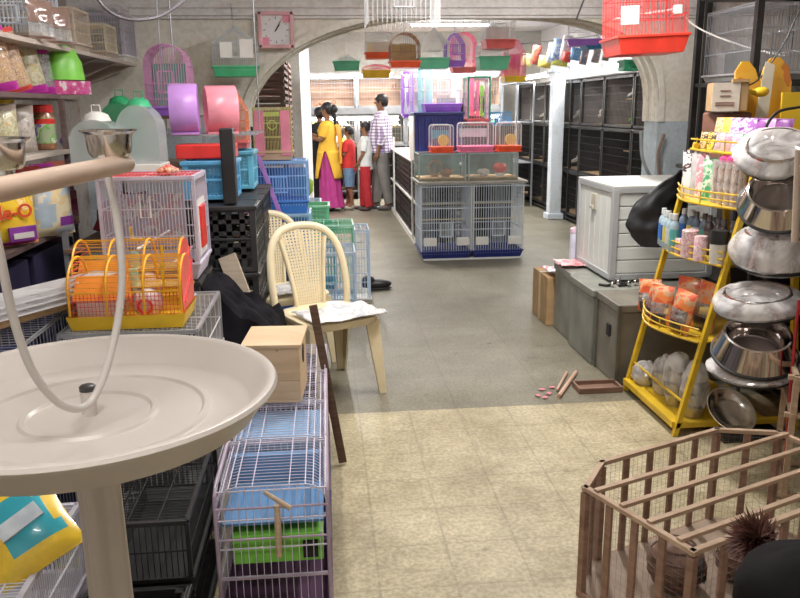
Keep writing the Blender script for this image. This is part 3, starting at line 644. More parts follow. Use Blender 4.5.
# toys and packs hung on a line high along the right wall
line = tag(MB().tube([at(520, 44, Y=9.2), at(560, 40, Y=8.0), at(640, 30, Y=6.45)], .006, 5).obj('hanging_line', BLACK), 'dark line stretched high above the black cages carrying the toy packs', 'line')
toys = [(527, 60, 8.9, .12, .14, [(.8, .5, .2), (.3, .5, .2), (.8, .2, .1)], 'green and orange'), (536, 55, 8.6, .1, .2, [(.35, .08, .06), (.5, .15, .1), (.25, .05, .05)], 'dark red'), (545, 62, 8.5, .14, .12, [(.8, .65, .1), (.7, .7, .2), (.8, .4, .1)], 'yellow'), (551, 53, 8.3, .08, .2, [(.8, .8, .8), (.5, .6, .7), (.8, .4, .3)], 'white'), (557, 50, 8.1, .1, .22, [(.6, .75, .85), (.2, .4, .8), (.8, .8, .9)], 'pale blue'), (560, 62, 8.1, .16, .08, [(.8, .7, .1), (.3, .6, .2), (.8, .7, .1)], 'lime and yellow'), (566, 48, 7.9, .1, .24, [(.75, .8, .9), (.8, .8, .85), (.5, .2, .6)], 'silver'), (567, 57, 7.8, .08, .1, [(.8, .1, .08), (.8, .1, .08), (.9, .3, .2)], 'bright red'), (576, 54, 7.6, .1, .12, [(.15, .4, .8), (.3, .6, .9), (.1, .3, .7)], 'bright blue'), (584, 57, 7.4, .07, .14, [(.2, .3, .5), (.5, .3, .25), (.6, .6, .7)], 'slate blue'), (596, 56, 7.2, .07, .12, [(.5, .4, .35), (.3, .3, .35), (.6, .5, .45)], 'brown grey'), (606, 55, 7.1, .06, .1, [(.35, .3, .3), (.3, .3, .35), (.6, .5, .45)], 'dull grey')]
for i, (px, py, Y, w, h, cs, lb) in enumerate(toys):
    p = at(px, py, Y=Y)
    q = MB()
    def fn(u, v, w=w, h=h): return Vector(((u-.5)*w, -.03*math.sqrt(max(0, math.sin(PI*u)*math.sin(PI*v))), (v-.5)*h))
    def fb(u, v, w=w, h=h): return Vector(((.5-u)*w, .02*math.sqrt(max(0, math.sin(PI*u)*math.sin(PI*v))), (v-.5)*h))
    q.sheet(fn, 6, 6); q.sheet(fb, 6, 6); q.tube([(0, 0, h/2), (0, 0, h/2+.06)], .002, 4)
    tag(q.obj('toy_pack', pack('print '+lb, cs, 30), loc=p, rot=(0, R(10), R(-25)), smooth=True), f'{lb} toy pack hanging on the line above the black cages', 'toy pack', 'toy packs on the high line')
hung(583, 46, 6.9, .26, .2, .2, WIREW, PURP, .05, 'flat', 'white hanging cage with purple tray among the toy packs', rz=R(-15), group='cages on the high line')
q = MB(); q.add([(-.15, -.08, 0), (.13, -.08, .02), (.13, .08, .02), (-.15, .08, 0), (-.2, -.1, .07), (.17, -.1, .1), (.17, .1, .1), (-.2, .1, .07)], [(3, 2, 1, 0), (0, 1, 5, 4), (1, 2, 6, 5), (2, 3, 7, 6), (3, 0, 4, 7), (4, 5, 6, 7)]); q.tube([(0, 0, .09), (0, 0, .3)], .003, 4)
tag(q.obj('plastic_tray', mat('teal blue plastic', (.04, .2, .42), .35), loc=at(602, 50, Y=6.9), bevel=.004), 'blue plastic tray hung up beside the purple one', 'tray')
crate(at(629, 71, Y=6.6), .14, .14, .09, mat('dark green plastic', (.02, .28, .14), .4), 'small dark green plastic basket hung near the arch rib', name='plastic_basket', cat='basket', cell=.03)
# ================================================================== PEOPLE
def skinned(name, nodes, edges, m, parent):
    ks = list(nodes); me = bpy.data.meshes.new(name); me.from_pydata([nodes[k][0] for k in ks], [(ks.index(a), ks.index(b)) for a, b in edges], [])
    me.materials.append(m); o = bpy.data.objects.new(name, me); COL.objects.link(o); o.parent = parent
    md = o.modifiers.new('skin', 'SKIN'); md.use_smooth_shade = True
    for i, k in enumerate(ks):
        r = nodes[k][1]; v = me.skin_vertices[0].data[i]; v.radius = r if isinstance(r, tuple) else (r, r); v.use_root = (i == 0)
    s = o.modifiers.new('sub', 'SUBSURF'); s.levels = 1; s.render_levels = 2
    return o
def loft(q, rings, n=18, cap=True, mi=0):
    """rings: (centre xyz, rx, ry)"""
    vs = []; k = len(rings)
    for c, rx, ry in rings:
        for j in range(n):
            a = 2*PI*j/n; vs.append((c[0]+rx*math.cos(a), c[1]+ry*math.sin(a), c[2]))
    fs = [(i*n+j, i*n+(j+1) % n, (i+1)*n+(j+1) % n, (i+1)*n+j) for i in range(k-1) for j in range(n)]
    if cap: fs += [tuple(range(n))[::-1], tuple((k-1)*n+j for j in range(n))]
    q.add(vs, fs, mi)
def person(label, loc, rz, h, arms, stride=.08, build=1.0, skin=SKIN, head_turn=(0, 0)):
    """faces +x in its own frame; arms: per side (elbow, wrist) points; returns (root, k, nodes)"""
    k = h/1.7; e = T('person', label, 'person', loc, rz, 'family looking at the birds')
    N = {}
    def nd(n, p, r): N[n] = (tuple(x*k for x in p), r*k if not isinstance(r, tuple) else tuple(x*k for x in r))
    b = build
    nd('pelvis', (0, 0, .92), (.13*b, .10*b)); nd('belly', (.01*b, 0, 1.08), (.10*b, .08*b)); nd('chest', (0, 0, 1.25), (.105*b, .08*b)); nd('nb', (-.01, 0, 1.40), .055); nd('neck', (0, 0, 1.475), .05)
    nd('jaw', (.02, 0, 1.535), .062); nd('head', (.012, 0, 1.60), .082); nd('crown', (.0, 0, 1.655), .055)
    E_ = [('pelvis', 'belly'), ('belly', 'chest'), ('chest', 'nb'), ('nb', 'neck'), ('neck', 'jaw'), ('jaw', 'head'), ('head', 'crown')]
    for s, sd in ((1, 'l'), (-1, 'r')):
        st = stride*s
        nd('hip'+sd, (0, s*.085, .86), .088*b); nd('knee'+sd, (st*.5+.02, s*.095, .48), .058); nd('calf'+sd, (st*.75, s*.098, .33), .052); nd('ankle'+sd, (st, s*.10, .09), .036); nd('heel'+sd, (st-.02, s*.10, .045), .033); nd('ball'+sd, (st+.10, s*.105, .035), .034); nd('toe'+sd, (st+.17, s*.11, .025), .024)
        E_ += [('pelvis', 'hip'+sd), ('hip'+sd, 'knee'+sd), ('knee'+sd, 'calf'+sd), ('calf'+sd, 'ankle'+sd), ('ankle'+sd, 'heel'+sd), ('ankle'+sd, 'ball'+sd), ('ball'+sd, 'toe'+sd)]
        el, wr = arms[0 if s > 0 else 1]
        nd('sh'+sd, (0, s*.155*b, 1.355), .042*b); nd('el'+sd, el, .04); nd('wr'+sd, wr, .026)
        E_ += [('chest', 'sh'+sd), ('sh'+sd, 'el'+sd), ('el'+sd, 'wr'+sd)]
        d = (Vector(wr)-Vector(el)).normalized(); side = Vector((0, 1, 0)) - d*d.y; side.normalize(); up = d.cross(side)
        W_ = Vector(wr); nd('palm'+sd, tuple(W_+d*.05), (.034, .02)); E_.append(('wr'+sd, 'palm'+sd))
        for fi, (o, ln) in enumerate(((-.027, .062), (-.009, .075), (.009, .07), (.026, .055))):
            a = W_+d*.08+up*o; nd(f'f{fi}{sd}', tuple(a), .0095); nd(f'g{fi}{sd}', tuple(a+d*ln*.55+side*(-s*.006)), .0085); nd(f'h{fi}{sd}', tuple(a+d*ln*.95+side*(-s*.022)), .007)
            E_ += [('palm'+sd, f'f{fi}{sd}'), (f'f{fi}{sd}', f'g{fi}{sd}'), (f'g{fi}{sd}', f'h{fi}{sd}')]
        a = W_+d*.03-up*.035; nd('t0'+sd, tuple(a), .0105); nd('t1'+sd, tuple(a+d*.035-up*.018), .009); E_ += [('palm'+sd, 't0'+sd), ('t0'+sd, 't1'+sd)]
    skinned('body', N, E_, skin, e)
    # face: nose, ears, eyes, mouth
    q = MB(); q.ball((.080*k, 0, 1.578*k), (.02*k, .012*k, .018*k), 8, 6)
    for s in (-1, 1): q.ball((.008*k, s*.08*k, 1.585*k), (.014*k, .008*k, .026*k), 8, 6)
    q.obj('face_features', skin, e, smooth=True)
    q = MB()
    for s in (-1, 1): q.ball((.072*k, s*.028*k, 1.605*k), (.009*k, .012*k, .007*k), 8, 6)
    q.obj('eyes', mat('eye', (.5, .5, .5), .3), e, smooth=True)
    MB().ball((.072*k, 0, 1.543*k), (.01*k, .024*k, .006*k), 8, 6).obj('mouth', mat('lips', (.25, .08, .06), .5), e, smooth=True)
    return e, k, N
def hair(e, k, style='short'):
    q = MB(); q.ball((-.012*k, 0, 1.625*k), (.098*k, .092*k, .085*k), 16, 12, nz=.12)
    q.ball((-.05*k, 0, 1.585*k), (.062*k, .082*k, .07*k), 14, 10, nz=.15, seed=3)
    if style == 'bun': q.ball((-.12*k, 0, 1.60*k), (.06*k, .06*k, .065*k), 14, 10, nz=.2, seed=5); q.tube([(-.1*k, 0, 1.56*k), (-.125*k, 0, 1.47*k), (-.13*k, .0, 1.36*k)], [.04*k, .035*k, .018*k], 8)
    q.obj('hair', HAIR, e, smooth=True)
def sleeve(q, p, w, r0, r1, mi=0, ext=.02):
    p = Vector(p); w = Vector(w); q.tube([p, p.lerp(w, .3), p.lerp(w, .7), w], [r0, (r0*.7+r1*.3), (r0*.3+r1*.7), r1], 12, mi=mi)
def shoes(e, k, N, m, name='shoe'):
    for sd in 'lr':
        a = Vector(N['heel'+sd][0]); b_ = Vector(N['toe'+sd][0]); q = MB()
        c = a.lerp(b_, .5); c.z = .035*k; ang = math.atan2(b_.y-a.y, b_.x-a.x)
        q.ball(c, (.135*k, .05*k, .042*k), 14, 8, M=Matrix.Rotation(ang, 4, 'Z')); q.ball(a+Vector((0, 0, .02*k)), (.05*k, .046*k, .05*k), 12, 8)
        q.obj(name, m, e, smooth=True)
pm = Vector((.92, 11.85, 0)); AWAY = R(172)
# the man
e, k, N = person('man in a purple and white checked shirt and grey trousers, right of the boys', (.85, 11.8, 0), AWAY, 1.69, [((-.03, .22, 1.10), (.05, .22, .88)), ((-.05, -.23, 1.10), (.03, -.22, .87))], stride=-.11, build=1.16)
hair(e, k)
q = MB(); loft(q, [((0, 0, .86*k), .165*k, .20*k), ((.02*k, 0, 1.0*k), .185*k, .20*k), ((.03*k, 0, 1.12*k), .185*k, .195*k), ((.01*k, 0, 1.28*k), .165*k, .20*k), ((0, 0, 1.37*k), .125*k, .195*k), ((0, 0, 1.43*k), .085*k, .11*k), ((0, 0, 1.465*k), .062*k, .065*k)], 24)
for sd in 'lr': sleeve(q, N['sh'+sd][0], Vector(N['sh'+sd][0]).lerp(Vector(N['el'+sd][0]), 1.0), .088*k, .068*k); sleeve(q, N['el'+sd][0], Vector(N['el'+sd][0]).lerp(Vector(N['wr'+sd][0]), .55), .064*k, .055*k)
q.obj('shirt', plaid('checked cotton', (.75, .72, .78), (.10, .02, .18), 22), e, smooth=True)
q = MB(); GT = mat('grey trousers', (.2, .19, .18), .85)
loft(q, [((0, 0, .78*k), .13*k, .17*k), ((0, 0, .88*k), .15*k, .185*k), ((0, 0, .98*k), .145*k, .175*k)], 20)
for sd in 'lr': q.tube([Vector(N['hip'+sd][0])+Vector((0, 0, .04*k)), N['knee'+sd][0], Vector(N['ankle'+sd][0])+Vector((0, 0, .02))], [.115*k, .085*k, .075*k], 14)
q.obj('trousers', GT, e, smooth=True); shoes(e, k, N, mat('grey shoe', (.1, .09, .09), .6))
# the woman
e, k, N = person('woman in a yellow tunic over a magenta skirt, her dark hair in a bun', (.05, 11.85, 0), R(165), 1.58, [((.05, .20, 1.12), (.26, .12, 1.18)), ((.05, -.21, 1.12), (.28, -.14, 1.2))], stride=-.05, build=.98)
hair(e, k, 'bun')
q = MB(); KY = mat('yellow cotton', (.72, .42, .04), .8, bump=.3, scale=5)
KR = [(.52, .22, .22, 38), (.66, .205, .21, 30), (.80, .185, .20, 20), (.96, .165, .19, 4)]
def ks(u, v):
    i = min(2, int(v*3)); f = v*3-i; z, rx, ry, g = [KR[i][j]*(1-f)+KR[i+1][j]*f for j in range(4)]; a = R(90+g+(360-2*g)*u)
    return Vector((rx*math.cos(a)*k, ry*math.sin(a)*k, z*k))
q.sheet(ks, 30, 9)
loft(q, [((0, 0, .955*k), .165*k, .19*k), ((0, 0, 1.1*k), .125*k, .155*k), ((.01*k, 0, 1.27*k), .15*k, .18*k), ((0, 0, 1.36*k), .115*k, .175*k), ((0, 0, 1.42*k), .075*k, .09*k)], 24)
for sd in 'lr': sleeve(q, N['sh'+sd][0], Vector(N['sh'+sd][0]).lerp(Vector(N['el'+sd][0]), .75), .078*k, .06*k)
q.obj('tunic', KY, e, smooth=True, solid=.006)
q = MB(); q.sheet(lambda u, v: Vector(((-.15-.06*math.sin(v*2)-.012*math.sin(u*30))*k, (-.15+.2*u)*k, (1.36-.62*v)*k)), 20, 30); q.obj('shawl', mat('orange yellow cloth', (.75, .36, .05), .8), e, smooth=True, solid=.01)
q = MB(); n = 40; rings = []
for z, r_ in ((.06, .205), (.25, .18), (.5, .165), (.75, .16), (.96, .155)): rings.append((z, r_))
q.sheet(lambda u, v: Vector(((-.04*(1-v)+(rings[round(v*4)][1]*(1+.07*math.sin(u*2*PI*9)))*math.cos(2*PI*u))*k, (rings[round(v*4)][1]*(1+.07*math.sin(u*2*PI*9)))*math.sin(2*PI*u)*k, rings[round(v*4)][0]*k)), 54, 4)
q.obj('skirt', mat('magenta cotton', (.42, .04, .22), .8), e, smooth=True); shoes(e, k, N, mat('dark sandal', (.05, .03, .03), .6), 'sandal')
# the dark clothed person beyond the woman
e, k, N = person('person in dark clothes, mostly hidden beyond the woman in yellow', (-.06, 12.35, 0), R(100), 1.52, [((.05, .20, 1.12), (.2, .12, 1.0)), ((.05, -.21, 1.12), (.2, -.14, 1.0))], build=.95)
hair(e, k); q = MB(); loft(q, [((0, 0, .08*k), .2*k, .2*k), ((0, 0, .5*k), .18*k, .2*k), ((0, 0, .9*k), .15*k, .18*k), ((0, 0, 1.27*k), .15*k, .18*k), ((0, 0, 1.38*k), .11*k, .16*k), ((0, 0, 1.45*k), .07*k, .08*k)], 20)
for sd in 'lr': sleeve(q, N['sh'+sd][0], N['wr'+sd][0], .075*k, .045*k)
q.obj('dress', mat('dark cloth', (.015, .013, .018), .9), e, smooth=True)
# boy in red
e, k, N = person('boy in a red shirt and denim shorts between the woman and the other boy', (.36, 11.9, 0), R(168), 1.24, [((.06, .17, 1.12), (.24, .12, 1.18)), ((.05, -.19, 1.10), (.26, -.12, 1.14))], stride=-.06, build=.95)
hair(e, k); q = MB()
loft(q, [((0, 0, .80*k), .15*k, .18*k), ((.01*k, 0, 1.0*k), .145*k, .175*k), ((.01*k, 0, 1.25*k), .15*k, .185*k), ((0, 0, 1.36*k), .115*k, .18*k), ((0, 0, 1.43*k), .07*k, .09*k)], 22)
for sd in 'lr': sleeve(q, N['sh'+sd][0], Vector(N['sh'+sd][0]).lerp(Vector(N['el'+sd][0]), .7), .08*k, .065*k)
q.obj('shirt', mat('red cotton', (.55, .03, .03), .8), e, smooth=True)
q = MB(); loft(q, [((0, 0, .74*k), .14*k, .175*k), ((0, 0, .86*k), .145*k, .18*k)], 20)
for sd in 'lr': q.tube([Vector(N['hip'+sd][0]), Vector(N['hip'+sd][0]).lerp(Vector(N['knee'+sd][0]), .5), Vector(N['knee'+sd][0])], [.12*k, .115*k, .105*k], 14)
q.obj('shorts', mat('denim', (.13, .22, .36), .85, scale=40), e, smooth=True); shoes(e, k, N, mat('pale sandal', (.3, .26, .2), .6), 'sandal')
# boy in white
e, k, N = person('boy in a white shirt and red trousers standing in front of the man', (.60, 11.75, 0), R(172), 1.30, [((.03, .19, 1.10), (.12, .16, .95)), ((-.02, -.20, 1.10), (.06, -.2, .92))], stride=-.06, build=.95)
hair(e, k); q = MB()
loft(q, [((0, 0, .80*k), .15*k, .18*k), ((.01*k, 0, 1.0*k), .145*k, .175*k), ((.01*k, 0, 1.25*k), .15*k, .185*k), ((0, 0, 1.36*k), .115*k, .18*k), ((0, 0, 1.43*k), .07*k, .09*k)], 22)
for sd in 'lr': sleeve(q, N['sh'+sd][0], Vector(N['sh'+sd][0]).lerp(Vector(N['el'+sd][0]), .8), .08*k, .065*k)
q.obj('shirt', mat('white cotton', (.62, .65, .64), .8), e, smooth=True)
q = MB(); loft(q, [((0, 0, .76*k), .13*k, .165*k), ((0, 0, .87*k), .14*k, .175*k)], 20)
for sd in 'lr': q.tube([N['hip'+sd][0], N['knee'+sd][0], Vector(N['ankle'+sd][0])], [.115*k, .09*k, .08*k], 14)
q.obj('trousers', mat('dark red cotton', (.42, .02, .03), .8), e, smooth=True); shoes(e, k, N, mat('dark sandal', (.05, .03, .03)), 'sandal')
# ================================================================== NEAR ROOM, LEFT: the play stand
IV = mat('ivory plastic', (.56, .51, .47), .32, var=.03, scale=3)
tc = Vector((-.352, 1.1, 1.09))
e = T('bird_play_stand', 'ivory round tray bird stand with hoop and wooden perch, close in front', 'bird stand', (tc.x, tc.y, 0))
prof = [(.0, 0), (.083, 0), (.087, .004), (.094, .004), (.098, 0), (.158, 0), (.162, .004), (.169, .004), (.173, 0), (.222, 0), (.230, .004), (.253, .040), (.260, .044), (.268, .043), (.271, .038), (.268, .033), (.260, .029), (.236, -.006), (.222, -.012), (0, -.012)]
MB().lathe(prof, 72, c=(0, 0, 1.072)).obj('tray', IV, e, smooth=True)
q = MB(); q.lathe([(0, -.01), (.011, -.01), (.011, .032), (.009, .034), (0, .034)], 20, c=(0, 0, 1.077)); q.obj('socket', IV, e, smooth=True)
MB().lathe([(0, 0), (.0115, 0), (.0115, .006), (.009, .008), (0, .008)], 20, c=(0, 0, 1.109)).obj('socket_cap', mat('dark rubber', (.03, .03, .03), .4), e, smooth=True)
q = MB(); pr = []
for i in range(48):
    a = 2*PI*i/48; r_ = .028+.006*math.cos(4*a+.9); pr.append((r_*math.cos(a), r_*math.sin(a)))
q.add([(x*s_, y*s_, z) for z, s_ in ((1.06, 1.25), (1.01, 1.0), (.5, 1.12), (.05, 1.25)) for x, y in pr], [(i*48+j, i*48+(j+1) % 48, (i+1)*48+(j+1) % 48, (i+1)*48+j) for i in range(3) for j in range(48)])
q.obj('column', IV, e, smooth=True)
MB().lathe([(0, .06), (.05, .06), (.18, .03), (.2, .012), (.2, 0), (0, 0)], 40).obj('base', IV, e, smooth=True)
def spl(pts, n=6):
    out = []; P = [Vector(p) for p in pts]; P = [P[0]*2-P[1]] + P + [P[-1]*2-P[-2]]
    for i in range(1, len(P)-2):
        for j in range(n):
            t = j/n; a, b, c, d = P[i-1:i+3]
            out.append(.5*((2*b)+(c-a)*t+(2*a-5*b+4*c-d)*t*t+(3*b-a-3*c+d)*t**3))
    return out+[P[-2]]
O0 = Vector((tc.x, tc.y, 0))
hp = [at(*p[:2], Y=p[2])-O0 for p in ((-14, 192, .90), (-2, 245, .91), (14, 320, .93), (32, 370, .95), (55, 400, .98), (76, 409, 1.01), (92, 400, 1.035), (106, 370, 1.055), (118, 320, 1.075), (122, 270, 1.085), (116, 215, 1.095), (107, 172, 1.10))]
MB().tube(spl(hp), .0052, 12).obj('hoop', mat('ivory hoop', (.62, .58, .55), .35, var=.03), e, smooth=True)
pa = at(-40, 198, Y=.74)-O0; pb = at(127, 163, Y=1.12)-O0
q = MB(); q.tube([pa, pa.lerp(pb, .5), pb-(pb-pa).normalized()*.003, pb], [.0125, .0125, .0125, .011], 20); q.obj('wooden_perch', wood('perch wood', (.48, .34, .25), (.56, .41, .31), scale=5, stretch=(2, 2, 9)), e, smooth=True)
for px, py, Y in ((108, 131, 1.10), (-1, 139, .95)):
    c = at(px, py, Y=Y)-O0; r_ = .033 if Y > 1 else .029
    q = MB(); q.lathe([(0, -.034), (r_*.72, -.034), (r_*.85, -.028), (r_*.93, -.004), (r_*1.12, 0), (r_*1.13, .002), (r_*.9, .001), (r_*.8, -.026), (0, -.03)], 36, c=c); f = q.obj('feeding_cup', STEEL, e, smooth=True)
    q = MB(); q.lathe([(0, 0), (.013, 0), (.011, -.012), (0, -.012)], 14, c=c+Vector((0, 0, -.035))); q.obj('cup_bolt', STEEL, f, smooth=True)
# ------------------------------------------------------------------ floor stacks of wire cages
LW = mat('lilac white wire', (.62, .58, .68), .35, var=.05)
ytag = ['nearest the camera', 'second from the camera', 'third from the camera', 'fourth from the camera', 'farthest from the camera']
def toy_in(e, kind=0):
    MB().b2((-.14, -.1, .02), (.12, .14, .16)).obj('inner_box', LIME if kind == 0 else SKY, e, bevel=.004)
for i in range(4):
    y = 2.10+.17+.352*i
    def ex(e, i=i):
        if i == 0:
            MB().b2((-.15, -.15, .30), (.15, .15, .31)).b2((-.15, .12, .31), (.15, .15, .40)).obj('upper_tray', mat('soft blue plastic', (.13, .28, .52), .4), e, bevel=.003)
            MB().b2((-.125, -.145, .17), (.145, .14, .265)).obj('green_tray', LIME, e, bevel=.004)
            MB().b2((.085, -.152, .185), (.13, -.146, .24)).obj('tray_opening', DARK, e)
        elif i == 1: MB().b2((-.15, -.1, .28), (.15, .15, .40)).obj('upper_tray', mat('pale blue panel', (.25, .42, .66), .4), e, bevel=.004)
        for sx in (-1, 1):
            q = MB(); q.tube([(sx*.163, -.172, .02), (sx*.163, -.172, .36), (sx*.163, -.16, .405), (sx*.163, -.12, .425), (sx*.163, .17, .43)], .0065, 8); q.obj('side_frame', mat('mauve plastic', (.42, .33, .42), .4), e, smooth=True)
        for z in (.14, .27, .37):
            q = MB(); q.tube([(-.163, -.174, z), (.163, -.174, z)], .004, 6); q.obj('cross_rail', mat('mauve plastic', (.42, .33, .42)), e, smooth=True)
    cage('wire_cage', f'lilac wire cage in the low row beside the aisle, {ytag[i]}', 'cage', (-.19, y, 0), .32, .335, .435, wire=LW, tray=NAVY if i else mat('plum plastic', (.12, .05, .12), .4), th=.05, sp=.021, t=.0022, rings=4, roof='soft', group='low row of lilac wire cages', extra=ex, door=(i > 0))
# twig perch poking out of the nearest cage
e = T('twig_perch', 'short branching wooden perch clipped to the front of the green cage', 'perch', (0, 0, 0))
a, b = at(277, 505, Y=2.07), at(279, 556, Y=2.07)
MB().tube([a, a.lerp(b, .5), b], [.009, .010, .009], 10).obj('upright', wood('pale twig', (.5, .36, .24), (.62, .47, .34)), e, smooth=True)
MB().tube([at(264, 492, Y=2.06), at(290, 508, Y=2.06)], [.006, .008], 10).obj('cross_piece', wood('pale twig', (.5, .36, .24), (.62, .47, .34)), e, smooth=True)
# black cages
for i, (x, y, z, lb) in enumerate(((-.525, 2.22, 0, 'black wire cage on the floor left of the lilac row, bottom one'), (-.525, 2.22, .215, 'black wire cage left of the lilac row, topmost of the pair nearest the tray'))):
    cage('wire_cage', lb, 'cage', (x, y, z), .24, .54, .205, wire=WIREB, tray=BLACK, th=.04, sp=.016, t=.0026, rings=2, roof='flat', rim=(BLACK, .012), door=False, group='black wire cages under the tray')
crate((-.53, 1.94-.19, 0), .25, .3, .26, BLACK, 'black lattice crate on the floor in front of the black wire cages', cell=.03)
for i, (z, h, lb) in enumerate(((0, .235, 'pale wire cage on the floor under the ivory tray, bottom of its pair'), (.24, .235, 'pale wire cage under the ivory tray, topmost of its pair'))):
    cage('wire_cage', lb, 'cage', (-.90, 1.72, z), .42, .5, h, wire=mat('silver blue wire', (.72, .73, .80), .35), tray=mat('grey lilac plastic', (.5, .48, .55), .4), th=.04, sp=.0125, t=.0028, rings=2, roof='flat', rim=(mat('grey lilac plastic', (.5, .48, .55)), .014), group='pale wire cages under the tray')
MB2 = MB().tube(spl([(-.655, 1.60, .40), (-.63, 1.55, .36), (-.62, 1.53, .31), (-.635, 1.53, .285)]), .0035, 8)
tag(MB2.obj('wire_hook', WHITE, smooth=True), 'white bent hook hanging at the corner of the pale cages', 'hook')
# food bag bottom left lying on the pale cages
def bag(loc, w, h, d, mats, zone, label, rz=0, tilt=0, group=None, name='food_bag', cat='food bag', rot=None, kids=None, nu=12, nv=14, lean=0):
    e = T(name, label, cat, loc, rz, group, rot or (R(tilt), R(lean), rz))
    q = MB()
    def th(u, v): return d*.5*max(0, math.sin(PI*u))**.5*max(0, math.sin(PI*min(1, v*1.02)))**.45
    wob = random.random()*9
    def P(u, v, s):
        ww = w*(1-.06*math.sin(PI*v)); x = (u-.5)*ww
        n_ = noise.noise(Vector((u*3+wob, v*4, s)))*d*.12*math.sin(PI*u)*math.sin(PI*v)
        return Vector((x, s*(th(u, v)+n_), v*h))
    q.sheet(lambda u, v: P(u, v, -1), nu, nv, mif=zone); q.sheet(lambda u, v: P(1-u, v, 1), nu, nv, mif=lambda u, v: zone(1-u, v))
    q.obj('pouch', mats, e, smooth=True)
    for z in (h*.975, h*.025): MB().box((0, 0, z), (w*.97, .004, h*.05)).obj('crimped_seal', mats[0], e)
    if kids: kids(e)
    return e
YP = mat('yellow packaging', (.85, .58, .04), .3, coat=.5, bump=.2, scale=20); TURQ = mat('turquoise packaging', (.03, .38, .48), .3, coat=.5)
def k1(e): MB().box((.0, -.036, .115), (.10, .008, .04), M=Matrix.Rotation(R(-6), 4, 'Y')).obj('label_panel', mat('pale label', (.6, .66, .7), .4, col2=(.45, .5, .58), scale=30), e)
p = at(40, 545, Y=1.62)
bag((-.665, 1.66, .49), .20, .22, .07, [YP, TURQ, RED], lambda u, v: 2 if (u-.12)**2+(v-.88)**2 < .012 else (1 if .22 < v < .84 and .22 < u+.25*(v-.5) < .84 else 0), 'yellow and turquoise food bag lying on the pale wire cages below the tray', rot=(R(-52), R(-20), R(32)), kids=k1)
